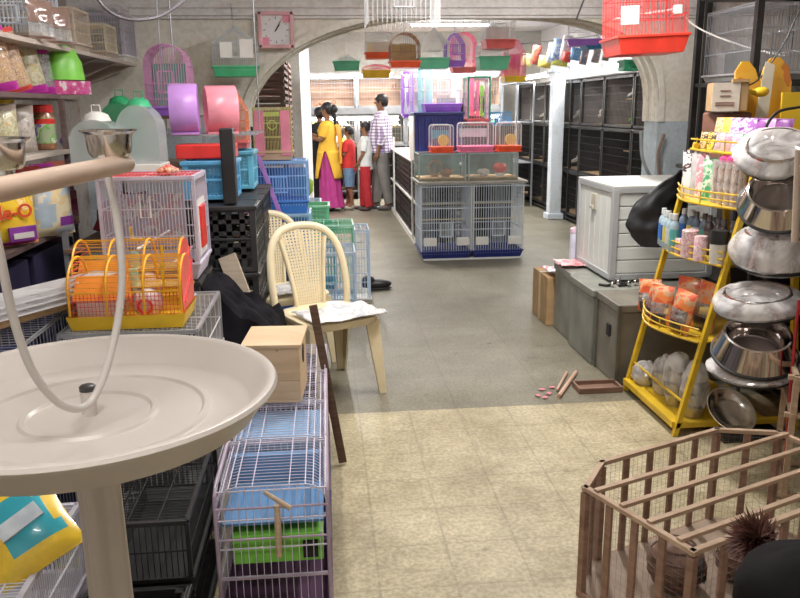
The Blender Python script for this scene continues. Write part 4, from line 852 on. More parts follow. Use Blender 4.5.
# hamster barrel cages on a stack
for i, z in enumerate((0, .255, .51)):
    cage('wire_cage', f'grey wire cage under the yellow barrel cages, {["bottom", "middle", "topmost"][i]} of its stack', 'cage', (-.69, 2.93, z), .46, .58, .25, wire=WIREW, tray=GREY, th=.05, sp=.02, t=.0026, rings=2, roof='flat', rim=(WIREG, .012), group='grey wire cages stacked under the barrel cages')
def barrel(loc, L, D, h, label, rz=0, full=True):
    e = T('hamster_cage', label, 'hamster cage', loc, rz, 'yellow barrel shaped hamster cages')
    b = .05; z0 = b+.08; rr = D/2
    pf = [(-rr, b), (-rr, z0)] + [(-rr*math.cos(a), z0+(h-z0)*math.sin(a)) for a in fr(0, PI, 18)] + [(rr, z0), (rr, b)]
    q = MB()
    for x in (-L/2, -L/6, L/6, L/2): q.tube([(x, y, z) for y, z in pf], .0045, 6)
    for y, z in ((-rr, z0), (rr, z0)): q.bar((-L/2, y, z), (L/2, y, z), .005)
    q.obj('arch_hoops', YELWIRE, e)
    q = MB()
    for y, z in pf[2:-2]: q.bar((-L/2, y*.99, z*.995), (L/2, y*.99, z*.995), .0022)
    q.obj('barrel_wires', YELWIRE, e)
    q = MB()
    for x in fr(-L/2, L/2, 30):
        q.bar((x, -rr, b), (x, -rr, z0), .0018)
    for z in fr(b, z0, 5): q.bar((-L/2, -rr, z), (L/2, -rr, z), .0018)
    q.obj('lower_grille', REDWIRE, e)
    def endp(x, m, nm):
        q = MB(); n = len(pf); q.add([(x, y*.96, z) for y, z in pf]+[(x+.006, y*.96, z) for y, z in pf], [tuple(range(n)), tuple(range(n, 2*n))[::-1]]+[(i, i+1, n+i+1, n+i) for i in range(n-1)])
        for k in range(5): q.bar((x+.008, -rr*.7+.03*k, b+.03+.012*k), (x+.008, -rr*.3+.035*k, b+.06+.022*k), .006)
        q.obj(nm, m, e)
    endp(L/2, RED, 'end_panel')
    q = MB()
    for z in fr(b, h-.02, 9):
        yy = rr if z < z0 else rr*math.sqrt(max(0, 1-((z-z0)/(h-z0))**2)); q.bar((-L/2, -yy, z), (-L/2, yy, z), .0022)
    q.obj('end_grille', REDWIRE, e)
    q = MB(); q.add([(-L/2, -rr, 0), (L/2, -rr, 0), (L/2, rr, 0), (-L/2, rr, 0), (-L/2-.012, -rr-.012, b), (L/2+.012, -rr-.012, b), (L/2+.012, rr+.012, b), (-L/2-.012, rr+.012, b)], [(3, 2, 1, 0), (0, 1, 5, 4), (1, 2, 6, 5), (2, 3, 7, 6), (3, 0, 4, 7)])
    q.obj('base_tray', YEL, e)
    # toy house
    q = MB(); q.b2((-L/2+.02, -rr+.02, b*.6), (-L/2+.16, rr*.3, b+.055)); hs = q.obj('house', mat('white toy wall', (.75, .68, .6), .5), e)
    q = MB(); x0, x1 = -L/2+.008, -L/2+.185; q.add([(x0, -rr+.008, b+.052), (x1, -rr+.008, b+.052), (x1, -rr+.08, b+.125), (x0, -rr+.08, b+.125), (x1, rr*.4, b+.052), (x0, rr*.4, b+.052)], [(0, 1, 2, 3), (3, 2, 4, 5), (0, 3, 5), (1, 4, 2), (0, 5, 4, 1)]); q.obj('house_roof', ORANGE, hs)
    MB().lathe([(.012, 0), (.024, 0), (.024, .008), (.012, .008)], 18, c=(x1+.001, -.04, b+.04), M=Matrix.Rotation(R(90), 4, 'Y')).obj('house_door', ORANGE, hs, smooth=True)
    # wheel
    q = MB(); q.ball((L*.14, -rr*.1, b+.015), (.055, .05, .055), 18, 12); q.lathe([(.02, 0), (.028, .004), (.02, .008)], 16, c=(L*.14, -rr*.1-.052, b+.015), M=Matrix.Rotation(R(90), 4, 'X'), mi=1); q.obj('exercise_ball', [mat('pink white plastic', (.75, .62, .6), .3), RED], e, smooth=True)
    if full:
        MB().tube([(L*.02, 0, b), (L*.02, 0, h*.8)], .016, 12).obj('climbing_tube', glassy('pale green tube', (.5, .8, .6), .5), e, smooth=True)
        MB().tube([(L*.3, -.02, h*.55), (L*.3, -.02, h*.9)], .006, 8).obj('ladder', YEL, e, smooth=True)
        MB().b2((-L/2+.02, -.02, h*.52), (L/2-.03, .1, h*.54)).obj('upper_deck', glassy('amber deck', (.8, .5, .15), .6), e)
    return e
barrel((-.70, 2.80, .765), .375, .24, .235, 'front yellow barrel hamster cage with red end and orange toy house')
barrel((-.76, 3.08, .765), .39, .25, .25, 'rear yellow barrel hamster cage, half hidden behind the front one')
# white topped folded panels and cardboard at the far left
for i in range(3):
    cage('wire_cage', f'dull wire cage at the left edge behind the tray, {["bottom", "middle", "topmost"][i]} of its stack', 'cage', (-1.13, 2.72, i*.27), .36, .8, .262, wire=WIREG, tray=NAVY, th=.05, sp=.03, t=.003, rings=1, roof='flat', group='dull wire cages stacked at the left edge', door=False)
for i in range(4):
    q = MB(); L_, W_ = .60, .13
    for x in fr(-W_/2, W_/2, 9): q.bar((x, -L_/2, 0), (x, L_/2, 0), .0035)
    for y in (-L_/2, 0, L_/2): q.bar((-W_/2, y, 0), (W_/2, y, 0), .005)
    tag(q.obj('folded_cage', WIREW, loc=(-1.02+.012*i, 2.62+.02*i, .858+.02*i), rot=(0, R(-3), R(-32))), 'flat white wire cage panel lying in the pile beside the barrel cages', 'wire panel', 'pile of flat wire cage panels')
tag(MB().box((0, 0, .012), (.34, .55, .012)).obj('cardboard_sheet', CARD, loc=(-1.12, 2.72, .822), rot=(0, 0, R(-30)), bevel=.001), 'brown cardboard sheet lying under the flat wire panels', 'cardboard')
# ------------------------------------------------------------------ white parrot cage
def pk(e):
    q = MB(); q.b2((.186, -.06, .12), (.2, .06, .30)); q.obj('red_feeder', RED, e, bevel=.004)
    q = MB(); q.b2((.186, -.1, .09), (.191, .1, .33)); q.obj('feeder_plate', WHITE, e)
    q = MB(); q.b2((-.10, -.10, .16), (-.05, -.04, .17)); q.b2((-.10, -.10, .16), (-.094, -.04, .22)); q.obj('yellow_cup', YEL, e, bevel=.002)
    for a, b in (((-.04, -.24, .15), (.05, .0, .19)), ((.09, -.24, .08), (.16, .0, .13))): MB().tube([a, b], .006, 10).obj('perch', WHITE, e, smooth=True)
    q = MB(); q.tube([(-.03, -.155, .36), (-.03, -.165, .27), (.01, -.165, .27), (.01, -.155, .36)], .004, 6); q.obj('swing', WHITE, e)
    q = MB()
    for x in fr(-.18, .18, 24): q.bar((x, -.14, .432), (x, .14, .432), .0028)
    for y in (-.14, 0, .14): q.bar((-.18, y, .432), (.18, y, .432), .005)
    q.obj('red_roof_wires', REDWIRE, e)
    MB().b2((-.17, .1, .1), (.1, .11, .34)).obj('inner_card', pack('toys in the cage', [(.40, .40, .5), (.5, .33, .38), (.5, .55, .55), (.35, .33, .42)], 12), e)
cage('parrot_cage', 'white lilac wire parrot cage with red roof wires and red side feeder', 'bird cage', (-.735, 3.46, .80), .38, .32, .43, wire=mat('lilac white wire', (.62, .58, .68)), tray=mat('lilac plastic', (.60, .55, .68), .35), th=.075, sp=.0135, t=.0028, rings=3, roof='flat', rim=(mat('lilac plastic', (.60, .55, .68)), .014), door=False, extra=pk)
q = MB(); 
for i in range(26):
    a = i*2.4; q.ball((math.cos(a)*.012*math.sqrt(i)*.6, math.sin(a)*.012*math.sqrt(i)*.6, .012+.02*math.exp(-i/14)), .012, 8, 6)
tag(q.obj('bead_toy', pack('red and gold beads', [(.7, .1, .1), (.8, .5, .2), (.8, .3, .25), (.7, .6, .5)], 40), loc=(-.66, 3.40, 1.237), smooth=True), 'bundle of red and gold beads lying on the parrot cage roof', 'bead toy')
for i, (z, h) in enumerate(((0, .395), (.40, .395))):
    crate((-.75, 3.47, z), .40, .36, h, BLACK, f'black crate under the parrot cage, {["bottom", "top"][i]} of the pair', 'black crates under the parrot cage', lid=True, cell=.05)
# ------------------------------------------------------------------ black crate stack near the arch
DG = mat('dark grey plastic', (.035, .035, .038), .4, var=.2)
for k, y in enumerate((4.25, 4.85)):
    for i, z in enumerate((0, .345, .69)):
        crate((-.56, y, z), .40, .56, .34, DG, f'dark grey lattice crate, {["bottom", "middle", "top"][i]} of the {["nearer", "farther"][k]} stack behind the plastic chairs', 'dark grey crates stacked behind the chairs', cell=.07, lid=True)
crate((-.60, 4.28, 1.045), .26, .30, .2, SKY, 'light blue plastic basket on the dark grey crates', name='plastic_basket', cat='basket', cell=.022)
crate((-.53, 4.82, 1.045), .22, .3, .22, mat('cyan plastic', (.15, .5, .7), .35), 'second blue basket just behind, toward the arch', name='plastic_basket', cat='basket', cell=.022)
q = MB(); q.b2((-.15, -.1, 0), (.15, .1, .075)); tag(q.obj('plastic_box', RED, loc=(-.62, 4.3, 1.25), bevel=.008), 'flat red plastic box on top of the light blue basket', 'box')
tag(MB().b2((-.03, -.05, 0), (.035, .05, .375)).obj('black_upright', BLACK, loc=(-.485, 4.04, 1.036), bevel=.006), 'black upright board standing in front of the red box', 'board')
# wire shelf rack with the clear cages and drum carriers
e = T('wire_shelf_rack', 'thin brown metal rack behind the parrot cage, under the clear carriers', 'rack', (-.98, 4.35, 0))
for x in (-.25, .25):
    for y in (-.58, .6): MB().b2((x-.012, y-.012, 0), (x+.012, y+.012, 1.46 if y > 0 else 1.20)).obj('post', WIREG, e)
for z in (.45, .85, 1.19): MB().b2((-.26, -.6, z), (.26, .62, z+.018)).obj('shelf', wood('rack board', (.2, .12, .09), (.3, .19, .13)), e)
tag(MB().ball((0, 0, .12), (.14, .16, .12), 16, 10, nz=.5).obj('cloth_bundle', mat('dark red cloth', (.22, .02, .04), .9, bump=.4), loc=(-.98, 3.95, .868), smooth=True), 'dark red cloth bundle on the rack left of the parrot cage', 'cloth')
tag(MB().ball((0, 0, .04), (.05, .05, .04), 12, 8).obj('yellow_toy', YEL, loc=(-.83, 3.82, .868), smooth=True), 'small yellow toy beside the dark red bundle', 'toy')
FROST = glassy('frosted clear plastic', (.62, .70, .70), .42, .25)
def dome(loc, w, d, h, top, label, base=WHITE, body=FROST, rz=0):
    e = T('domed_carrier', label, 'pet carrier', loc, rz, 'clear domed carriers on the rack')
    pf = [(-w/2, .03), (-w/2, h*.55)] + [(-w/2*math.cos(a), h*.55+(h*.38)*math.sin(a)) for a in fr(0, PI, 14)][1:-1] + [(w/2, h*.55), (w/2, .03)]
    n = len(pf); MB().add([(x, -d/2, z) for x, z in pf]+[(x, d/2, z) for x, z in pf], [tuple(range(n)), tuple(range(n, 2*n))[::-1]]+[(i, i+1, n+i+1, n+i) for i in range(n-1)]).obj('clear_shell', body, e, smooth=True)
    q = MB(); q.b2((-w/2-.006, -d/2-.006, 0), (w/2+.006, d/2+.006, .035)); q.obj('base_tray', base, e, bevel=.004)
    q = MB(); q.lathe([(0, 0), (w*.3, 0), (w*.24, .03), (.02, .045), (0, .045)], 24, c=(0, 0, h*.90)); q.obj('lid', top, e, smooth=True)
    q = MB(); q.tube([(-.02, 0, h*.9+.045), (-.02, 0, h*.9+.075), (.02, 0, h*.9+.075), (.02, 0, h*.9+.045)], .003, 6); q.obj('handle', top, e)
    return e
dome((-1.08, 3.95, 1.21), .22, .2, .27, WHITE, 'clear domed carrier with white lid, nearest on the brown rack')
dome((-.90, 4.05, 1.21), .20, .2, .34, GREEN, 'clear domed carrier with green lid beside the hanging hook')
dome((-1.10, 4.5, 1.21), .20, .2, .36, mat('deep green plastic', (.02, .3, .12), .35), 'green domed carrier in the shade behind the clear ones', body=glassy('green tinted plastic', (.03, .32, .14), .7))
# drum shaped carriers and their shelf
e = T('wall_shelf', 'thin wire shelf carrying the purple and pink drum carriers', 'shelf', (-.62, 4.55, 1.37))
q = MB()
for x in fr(-.32, .26, 20): q.bar((x, -.28, 0), (x, .25, 0), .003)
for y in (-.28, 0, .25): q.bar((-.32, y, 0), (.26, y, 0), .008)
q.obj('wire_deck', WIREG, e)
for x in (-.30, .24): MB().tube([(x, .25, 0), (x, .25, 1.32)], .004, 6).obj('hanging_rod', WIREG, e)
def drum(loc, r_, w, m, label, rz=0):
    e = T('drum_carrier', label, 'pet carrier', loc, rz, 'drum shaped carriers on the wire shelf')
    MB().lathe([(r_, -w/2), (r_+.003, -w/2+.004), (r_+.003, w/2-.004), (r_, w/2), (r_-.004, w/2-.004), (r_-.004, -w/2+.004), (r_, -w/2)], 40, c=(0, 0, r_+.006), M=Matrix.Rotation(R(90), 4, 'Y')).obj('drum_band', m, e, smooth=True)
    for s in (-1, 1):
        q = MB(); q.bar((s*w/2, -r_, r_+.006), (s*w/2, r_, r_+.006), .002)
        for a in fr(-.9, .9, 14): y = a*r_; z = math.sqrt(r_*r_-y*y); q.bar((s*w/2, y, r_+.006-z), (s*w/2, y, r_+.006+z), .002)
        q.obj('end_grille', m, e)
    MB().b2((-w/2, -r_*.5, 0), (w/2, r_*.5, .012)).obj('foot', m, e); return e
drum((-.725, 4.30, 1.375), .125, .14, mat('lilac plastic band', (.62, .32, .80), .3), 'lilac drum shaped carrier, left one on the wire shelf', R(6))
drum((-.545, 4.36, 1.375), .120, .16, mat('rose plastic band', (.92, .33, .42), .3), 'rose pink drum shaped carrier, right one on the wire shelf', R(14))
cage('bird_cage', 'tall cage with pink wires over pale green panels behind the lilac drum', 'bird cage', (-.90, 4.9, 1.47), .24, .24, .40, wire=mat('mauve wire', (.6, .3, .5), .4), tray=PURP, th=.05, sp=.014, t=.003, rings=3, roof='arch', extra=lambda e: MB().b2((-.11, .08, .06), (.11, .1, .3)).obj('green_panel', glassy('sea green panel', (.2, .5, .4), .7), e), group=None)
MB_ = MB(); 
e = T('wall_shelf', 'small dark shelf holding the pink wired cage near the arch wall', 'shelf', (-.90, 4.9, 1.45)); MB().b2((-.16, -.16, 0), (.16, .2, .018)).obj('board', SLAT, e); MB().tube([(0, .18, 0), (0, .18, 1.24)], .005, 6).obj('hanging_rod', WIREG, e)
cage('bird_cage', 'small peaked orange red wire cage between the pink drum and the arch', 'bird cage', (-.53, 5.0, 1.27), .12, .2, .34, wire=mat('orange red wire', (.75, .22, .1), .4), tray=mat('salmon plastic', (.85, .2, .2)), th=.04, sp=.014, t=.003, rings=3, roof='peak')
p = at(236, 77, Y=5.7)
cage('hanging_cage', 'white house shaped wire cage with green tray hanging on the left of the arch', 'bird cage', p, .30, .24, .33, wire=mat('grey white wire', (.5, .52, .54), .4), tray=mat('bright green plastic', (.06, .45, .2), .3), th=.07, sp=.016, t=.003, rings=3, roof='peak', hook=True, rz=R(8), extra=lambda e: (MB().b2((-.1, -.13, .12), (-.02, -.124, .22)).b2((.03, -.13, .12), (.12, -.124, .24)).obj('feeder_plate', WHITE, e), MB().tube([(0, 0, .38), (0, .2, .5)], .003, 5).obj('hanging_wire', WIREG, e)))
# ------------------------------------------------------------------ left wall shelving
SH = wood('grey shelf board', (.48, .41, .36), (.60, .53, .47)); SHD = wood('dark shelf board', (.10, .07, .07), (.16, .11, .10))
e = T('shelving_unit', 'tall grey wall shelving full of pet food along the left wall', 'shelving', (-1.52, 3.6, 0))
for z, y0, y1, mm in ((.915, -1.4, .62, SHD), (1.29, -1.4, .64, SH), (1.56, -1.4, .56, SHD), (1.80, -1.4, 2.3, SH)): MB().b2((-.22, y0, z), (.22, y1, z+.022)).obj('shelf', mm, e, bevel=.002)
for x in (-.2, .2):
    for y in ((-1.38, .62) if x > 0 else (-1.38, 0, .6)): MB().b2((x-.012, y-.012, 0), (x+.012, y+.012, 1.56)).obj('post', SHD if x > 0 else SH, e)
MB().b2((-.215, -1.4, 1.58), (-.195, 2.3, 1.80)).obj('back_rail', SH, e)
for y in (.95, 1.35, 1.8, 2.2):
    q = MB(); q.prism([(-.21, 1.80), (.2, 1.80), (-.21, 1.62)], y-.012, y+.012); q.obj('bracket', SH, e)
for y in (-.3, .35): MB().b2((-.18, y-.3, .02), (.2, y+.28, .44)).obj('dark_drawer', mat('navy board', (.03, .025, .07), .6), e, bevel=.004); MB().b2((-.18, y-.3, .46), (.18, y+.28, .86)).obj('dark_drawer', mat('navy board', (.03, .025, .07), .6), e, bevel=.004)
BG = lambda n, c: mat(n, c, .3, coat=.5, bump=.2, scale=20)
MAGP = BG('magenta packaging', (.5, .03, .35)); REDP = BG('red packaging', (.6, .06, .05))
def sbag(px, py, X, w, h, d, mats, zone, label, grp, rz=R(50), **k):
    p = at(px, py, X=X); 
    zz = min((.937, 1.312, 1.582, 1.822), key=lambda z: abs(z-p.z)); return bag((p.x, p.y, zz+.004), w, h, d, mats, zone, label, rz, group=grp, **k)
SEED = pack('seed mix behind film', [(.55, .35, .2), (.7, .55, .35), (.4, .2, .12), (.65, .5, .42)], 60); SEED2 = pack('green pellets behind film', [(.45, .42, .25), (.55, .55, .35), (.65, .6, .5), (.6, .45, .15)], 50)
band = lambda lo, hi: (lambda u, v: 1 if lo < v < hi else 0)
sbag(2, 95, -1.40, .17, .27, .08, [MAGP, SEED], band(.14, .93), 'seed bag with magenta base at the left end of the second shelf', 'seed bags on the upper shelf', tilt=0, lean=-10)
sbag(17, 95, -1.40, .17, .28, .07, [REDP, SEED], band(.08, .93), 'leaning seed bag with a red top, second on the upper shelf', 'seed bags on the upper shelf', lean=-14)
sbag(34, 94, -1.42, .16, .27, .07, [MAGP, SEED2], band(.16, .84), 'pale green pellet bag with magenta ends on the upper shelf', 'seed bags on the upper shelf', lean=-10)
sbag(46, 93, -1.40, .12, .25, .06, [MAGP, FILM], band(.16, .8), 'shiny clear bag with magenta base at the right end of the upper shelf', 'seed bags on the upper shelf', lean=-5)
sbag(4, 150, -1.40, .16, .22, .08, [mat('tan film', (.5, .42, .36), .3), SEED2], band(.1, .85), 'dull tan bag at the left end of the jar shelf', 'bags on the jar shelf')
sbag(22, 148, -1.42, .16, .22, .08, [mat('tan film', (.5, .42, .36)), pack('grey mix', [(.45, .4, .36), (.55, .5, .45), (.35, .3, .3)], 40)], band(.1, .8), 'grey tan bag directly left of the red capped jar', 'bags on the jar shelf')
p = at(46, 148, X=-1.40)
e = T('food_jar', 'clear food jar with red cap and green label on the middle shelf', 'jar', (p.x, p.y, 1.316), R(50))
MB().lathe([(0, 0), (.05, 0), (.054, .006), (.054, .16), (.046, .175), (.046, .18), (0, .18)], 28).obj('jar_body', mat('brown pellets', (.35, .16, .08), .3, coat=.6, scale=60, var=.4), e, smooth=True)
MB().lathe([(0, .18), (.052, .18), (.052, .212), (.046, .218), (0, .218)], 28).obj('cap', RED, e, smooth=True)
q = MB(); q.lathe([(.0555, .03), (.0555, .155)], 28); q.obj('label_band', pack('green jar label', [(.35, .42, .25), (.15, .45, .1), (.6, .6, .45), (.25, .2, .5)], 16), e, smooth=True)
q = MB(); q.lathe([(.056, .125), (.056, .15)], 28); q.obj('label_stripe', RED, e, smooth=True)
tag(MB().ball((0, 0, .03), .03, 14, 10).obj('toy_ball', pack('violet ball print', [(.18, .14, .4), (.5, .5, .6), (.2, .15, .45)], 20), loc=(at(66, 145, X=-1.38).x, at(66, 145, X=-1.38).y, 1.316), smooth=True), 'small violet ball on the middle shelf right of the jar', 'ball')
def meo(e):
    letters('Me-O', .08, mat('red print', (.7, .08, .03), .4), e, (-.015, -.068, .125), (R(90), 0, 0))
    q = MB(); q.box((.03, -.062, .055), (.12, .012, .06)); q.box((.03, -.07, .048), (.09, .004, .024), mi=1); q.obj('purple_label', [mat('purple print', (.25, .05, .35), .4), WHITE], e)
CATP = pack('yellow cat food print', [(.88, .6, .04), (.85, .5, .03), (.9, .72, .3), (.8, .35, .05)], 14)
sbag(10, 247, -1.36, .27, .30, .12, [CATP, CATP, MAGP], lambda u, v: 2 if v < .1 else 1, 'yellow cat food bag with red lettering at the left end of the lower shelf', 'cat food bags on the lower shelf', kids=meo)
sbag(35, 240, -1.40, .12, .27, .09, [mat('olive film', (.4, .38, .3), .3), pack('olive print', [(.45, .42, .32), (.35, .33, .28), (.6, .2, .2)], 18)], band(.05, .95), 'olive grey food bag right of the yellow cat food', 'cat food bags on the lower shelf')
KITP = pack('kitten print', [(.8, .72, .5), (.75, .6, .35), (.5, .6, .7), (.85, .75, .6)], 11)
sbag(53, 232, -1.27, .23, .30, .10, [KITP, KITP, mat('purple print', (.25, .05, .35)), mat('pale blue print', (.5, .62, .72), .4)], lambda u, v: 3 if (u-.3)**2+(v-.35)**2 < .04 else (2 if .12 < v < .26 and u > .55 else 1), 'cream bag with pale blue and purple patches on the lower shelf', 'cat food bags on the lower shelf')
sbag(65, 228, -1.40, .17, .28, .09, [pack('biscuit print', [(.7, .5, .25), (.8, .65, .35), (.5, .25, .12), (.8, .7, .5)], 14), YP], lambda u, v: 1 if v < .14 else 0, 'golden bag with yellow base, rightmost on the lower shelf', 'cat food bags on the lower shelf')
sbag(6, 186, -1.62, .2, .26, .09, [YP, YP], band(0, 1), 'plain yellow bag at the back of the lower shelf', 'cat food bags on the lower shelf')
for px, c, lb in ((30, REDP, 'red'), (44, MAGP, 'magenta'), (58, BG('rust packaging', (.5, .14, .08)), 'rust coloured')): 
    sbag(px, 190, -1.62, .15, .27, .08, [c, c], band(0, 1), f'{lb} bag in the back row of the lower shelf', 'bags in the back row of the lower shelf')
q = MB(); q.b2((-.08, -.05, 0), (.08, .05, .17)); tag(q.obj('carton', pack('pink carton print', [(.42, .1, .2), (.5, .2, .25), (.6, .45, .35)], 16), loc=(-1.12, 4.15-.25, 1.21) if False else (-1.36, 4.12, .94), rot=(0, 0, R(40)), bevel=.002), 'dull pink carton at the right end of the lower shelf', 'carton')
q = MB(); q.lathe([(0, 0), (.10, 0), (.10, .02), (.09, .09), (.06, .15), (.02, .175), (0, .175)], 28, sy=.6)
tag(q.obj('green_dome', LIME, loc=(at(70, 100, X=-1.34).x, at(70, 100, X=-1.34).y-.02, 1.60+.06), rot=(0, 0, R(45)), smooth=True), 'lime green domed cage top above the jar shelf end', 'cage top')
q = MB(); q.b2((-.1, -.06, 0), (.1, .06, .07)); tag(q.obj('blister_box', pack('magenta blister', [(.5, .05, .2), (.6, .1, .3), (.7, .6, .6)], 30), loc=(at(70, 100, X=-1.34).x, at(70, 100, X=-1.34).y-.02, 1.585), rot=(0, 0, R(45)), bevel=.003), 'magenta blister box under the lime green dome', 'box')
for i, (px, w, h, mm, lb) in enumerate(((20, .3, .26, mat('pale blue wire', (.55, .62, .72)), 'blue tinted'), (55, .3, .22, mat('tan wire', (.6, .5, .4), .4), 'tan'), (88, .28, .2, mat('cream wire', (.7, .62, .45), .4), 'cream'), (118, .3, .36, WIREW, 'bright white'), (147, .34, .30, mat('grey violet wire', (.5, .47, .56), .4), 'grey violet'))):
    p = at(px, 40, X=-1.48)
    cage('wire_cage', f'{lb} wire cage on the top shelf of the left wall', 'cage', (p.x, min(p.y, 5.78), 1.824), w, w*.95, h, rz=0, wire=mm, tray=WHITE if i in (3, 4) else mat('beige plastic', (.5, .42, .34), .4), th=.04, sp=.018, t=.0035, rings=3, roof='flat', group='wire cages on the top shelf', rim=(mm, .01))
for i, (px, py, lb) in enumerate(((44, 38, 'left'), (62, 34, 'right'))):
    p = at(px, py, X=-1.29); WPK = mat('brown wrapped pack', (.28, .18, .15), .15, coat=.8, bump=.6, scale=14)
    bag((p.x+.01, p.y-.05, 1.826), .15, .17, .05, [WPK, FILM], band(.1, .45), f'crinkled shiny brown pack standing at the edge of the top shelf, {lb} one', R(60), group='shiny packs on the edge of the top shelf', name='wrapped_pack', cat='pack')
# the drooping black cable at the top left
tag(MB().tube(spl([at(94, -6, Y=3.2), at(106, 9, Y=3.2), at(122, 18, Y=3.25), at(142, 20, Y=3.3), at(165, 14, Y=3.4), at(190, -4, Y=3.5)]), .006, 8).obj('cable', mat('grey cable', (.12, .11, .13), .5), smooth=True), 'grey cable drooping from above at the top left', 'cable')
# ------------------------------------------------------------------ black jacket heap, boards
def cloth_heap(name, label, cat, c, sx, sy, sz, m, seed=0, rot=(0, 0, 0), n=34, amp=.25, pw=1.0):
    q = MB()
    vs = []
    q.ball((0, 0, 0), (sx, sy, sz), n, n//2)
    out = []
    for v in q.v:
        p = Vector(v); d = p.normalized() if p.length > 0 else Vector((0, 0, 1))
        k = 1+amp*noise.noise(d*1.6+Vector((seed, 0, 0)))+amp*.45*noise.noise(d*5+Vector((0, seed, 0)))
        p = p*k
        if p.z < -sz*.55: p.z = -sz*.55
        out.append(tuple(p+Vector((0, 0, sz*.55))))
    q.v = out; return tag(q.obj(name, m, loc=c, rot=rot, smooth=True), label, cat)
BC = mat('black cloth', (.010, .009, .012), .95, var=.5, spec=.1)
tag(MB().b2((-.17, -.28, 0), (.17, .28, .36)).obj('black_box', BLACK, loc=(-.44, 3.35-.0+.6-.2, 0), bevel=.01), 'black box standing under the black jacket behind the nest box', 'box')
q = MB()
def jk(u, v):
    x = -.64+.44*u; y = 3.30+.6*v; z = .47+.40*(1-u)**1.1*(1-.3*v)+.05*noise.noise(Vector((u*5, v*5, 1)))+.02*noise.noise(Vector((u*13, v*9, 4)))
    if v < .12: z -= (.12-v)*2.4
    if u > .88: z -= (u-.88)*2.2
    return Vector((x, y, z))
q.sheet(jk, 30, 26); q.obj
tag(q.obj('jacket', BC, smooth=True, solid=.02), 'black cloth jacket draped in a heap behind the wooden nest box', 'jacket')
LWD = wood('pale board', (.42, .34, .26), (.55, .46, .36))
tag(MB().bar(at(252, 322, Y=3.86), at(227, 256, Y=3.96), .09, .03, up=(0, 1, 0)).obj('wooden_board', LWD, bevel=.002), 'pale wooden board leaning on the dark grey crates', 'board')
tag(MB().box((0, 0, 0), (.20, .12, .10)).obj('wooden_block', LWD, loc=at(262, 322, Y=3.80)-Vector((0.02, 0, .05)), rot=(R(-8), 0, R(10)), bevel=.004), 'pale wooden block beside the black jacket, behind the nest box', 'block')
tag(MB().b2((-.11, -.10, 0), (.12, .12, .29)).obj('black_carton', BLACK, loc=(-.20, 3.72, 0), bevel=.01), 'small black box under the pale wooden block', 'box')
# ------------------------------------------------------------------ nest box
NB = wood('pine boards', (.58, .40, .23), (.74, .56, .37), scale=4, stretch=(1, 1, 7))
e = T('nest_box', 'pale pine nest box with oval hole standing on the lilac cages', 'nest box', (-.21, 2.86, .444), R(-4)); e.scale = (1.07, 1, 1)
q = MB(); q.b2((-.095, -.12, 0), (.095, .12, .012)); q.b2((-.095, -.12, .012), (.095, -.108, .085)); q.b2((-.095, -.12, .087), (.095, -.108, .212)); q.b2((-.095, .108, .012), (.095, .12, .212)); q.b2((-.095, -.108, .012), (-.083, .108, .212)); q.b2((.083, -.108, .012), (.095, .108, .212)); q.obj('body', NB, e, bevel=.002)
MB().b2((-.103, -.13, .213), (.103, .13, .227)).obj('lid', NB, e, bevel=.002)
MB().lathe([(0, 0), (.03, 0), (.03, .003), (0, .003)], 20, c=(.094, -.0, .155), M=Matrix.Rotation(R(90), 4, 'Y'), sx=1.2).obj('entrance_hole', DARK, e)
MB().ball((.02, -.122, .203), .004, 8, 6).ball((.02, -.122, .075), .004, 8, 6).obj('nail_heads', STEEL, e)
# leaning stick
a, b = at(343, 465, Z=0.0), at(313, 305, Y=3.24)
tag(MB().bar(a+Vector((0, 0, .012)), b, .035, .014, up=(0, 1, 0)).obj('wooden_strip', wood('dark strip', (.07, .035, .02), (.14, .08, .045)), bevel=.002), 'dark wooden strip leaning from the floor against the front chair', 'wooden strip')
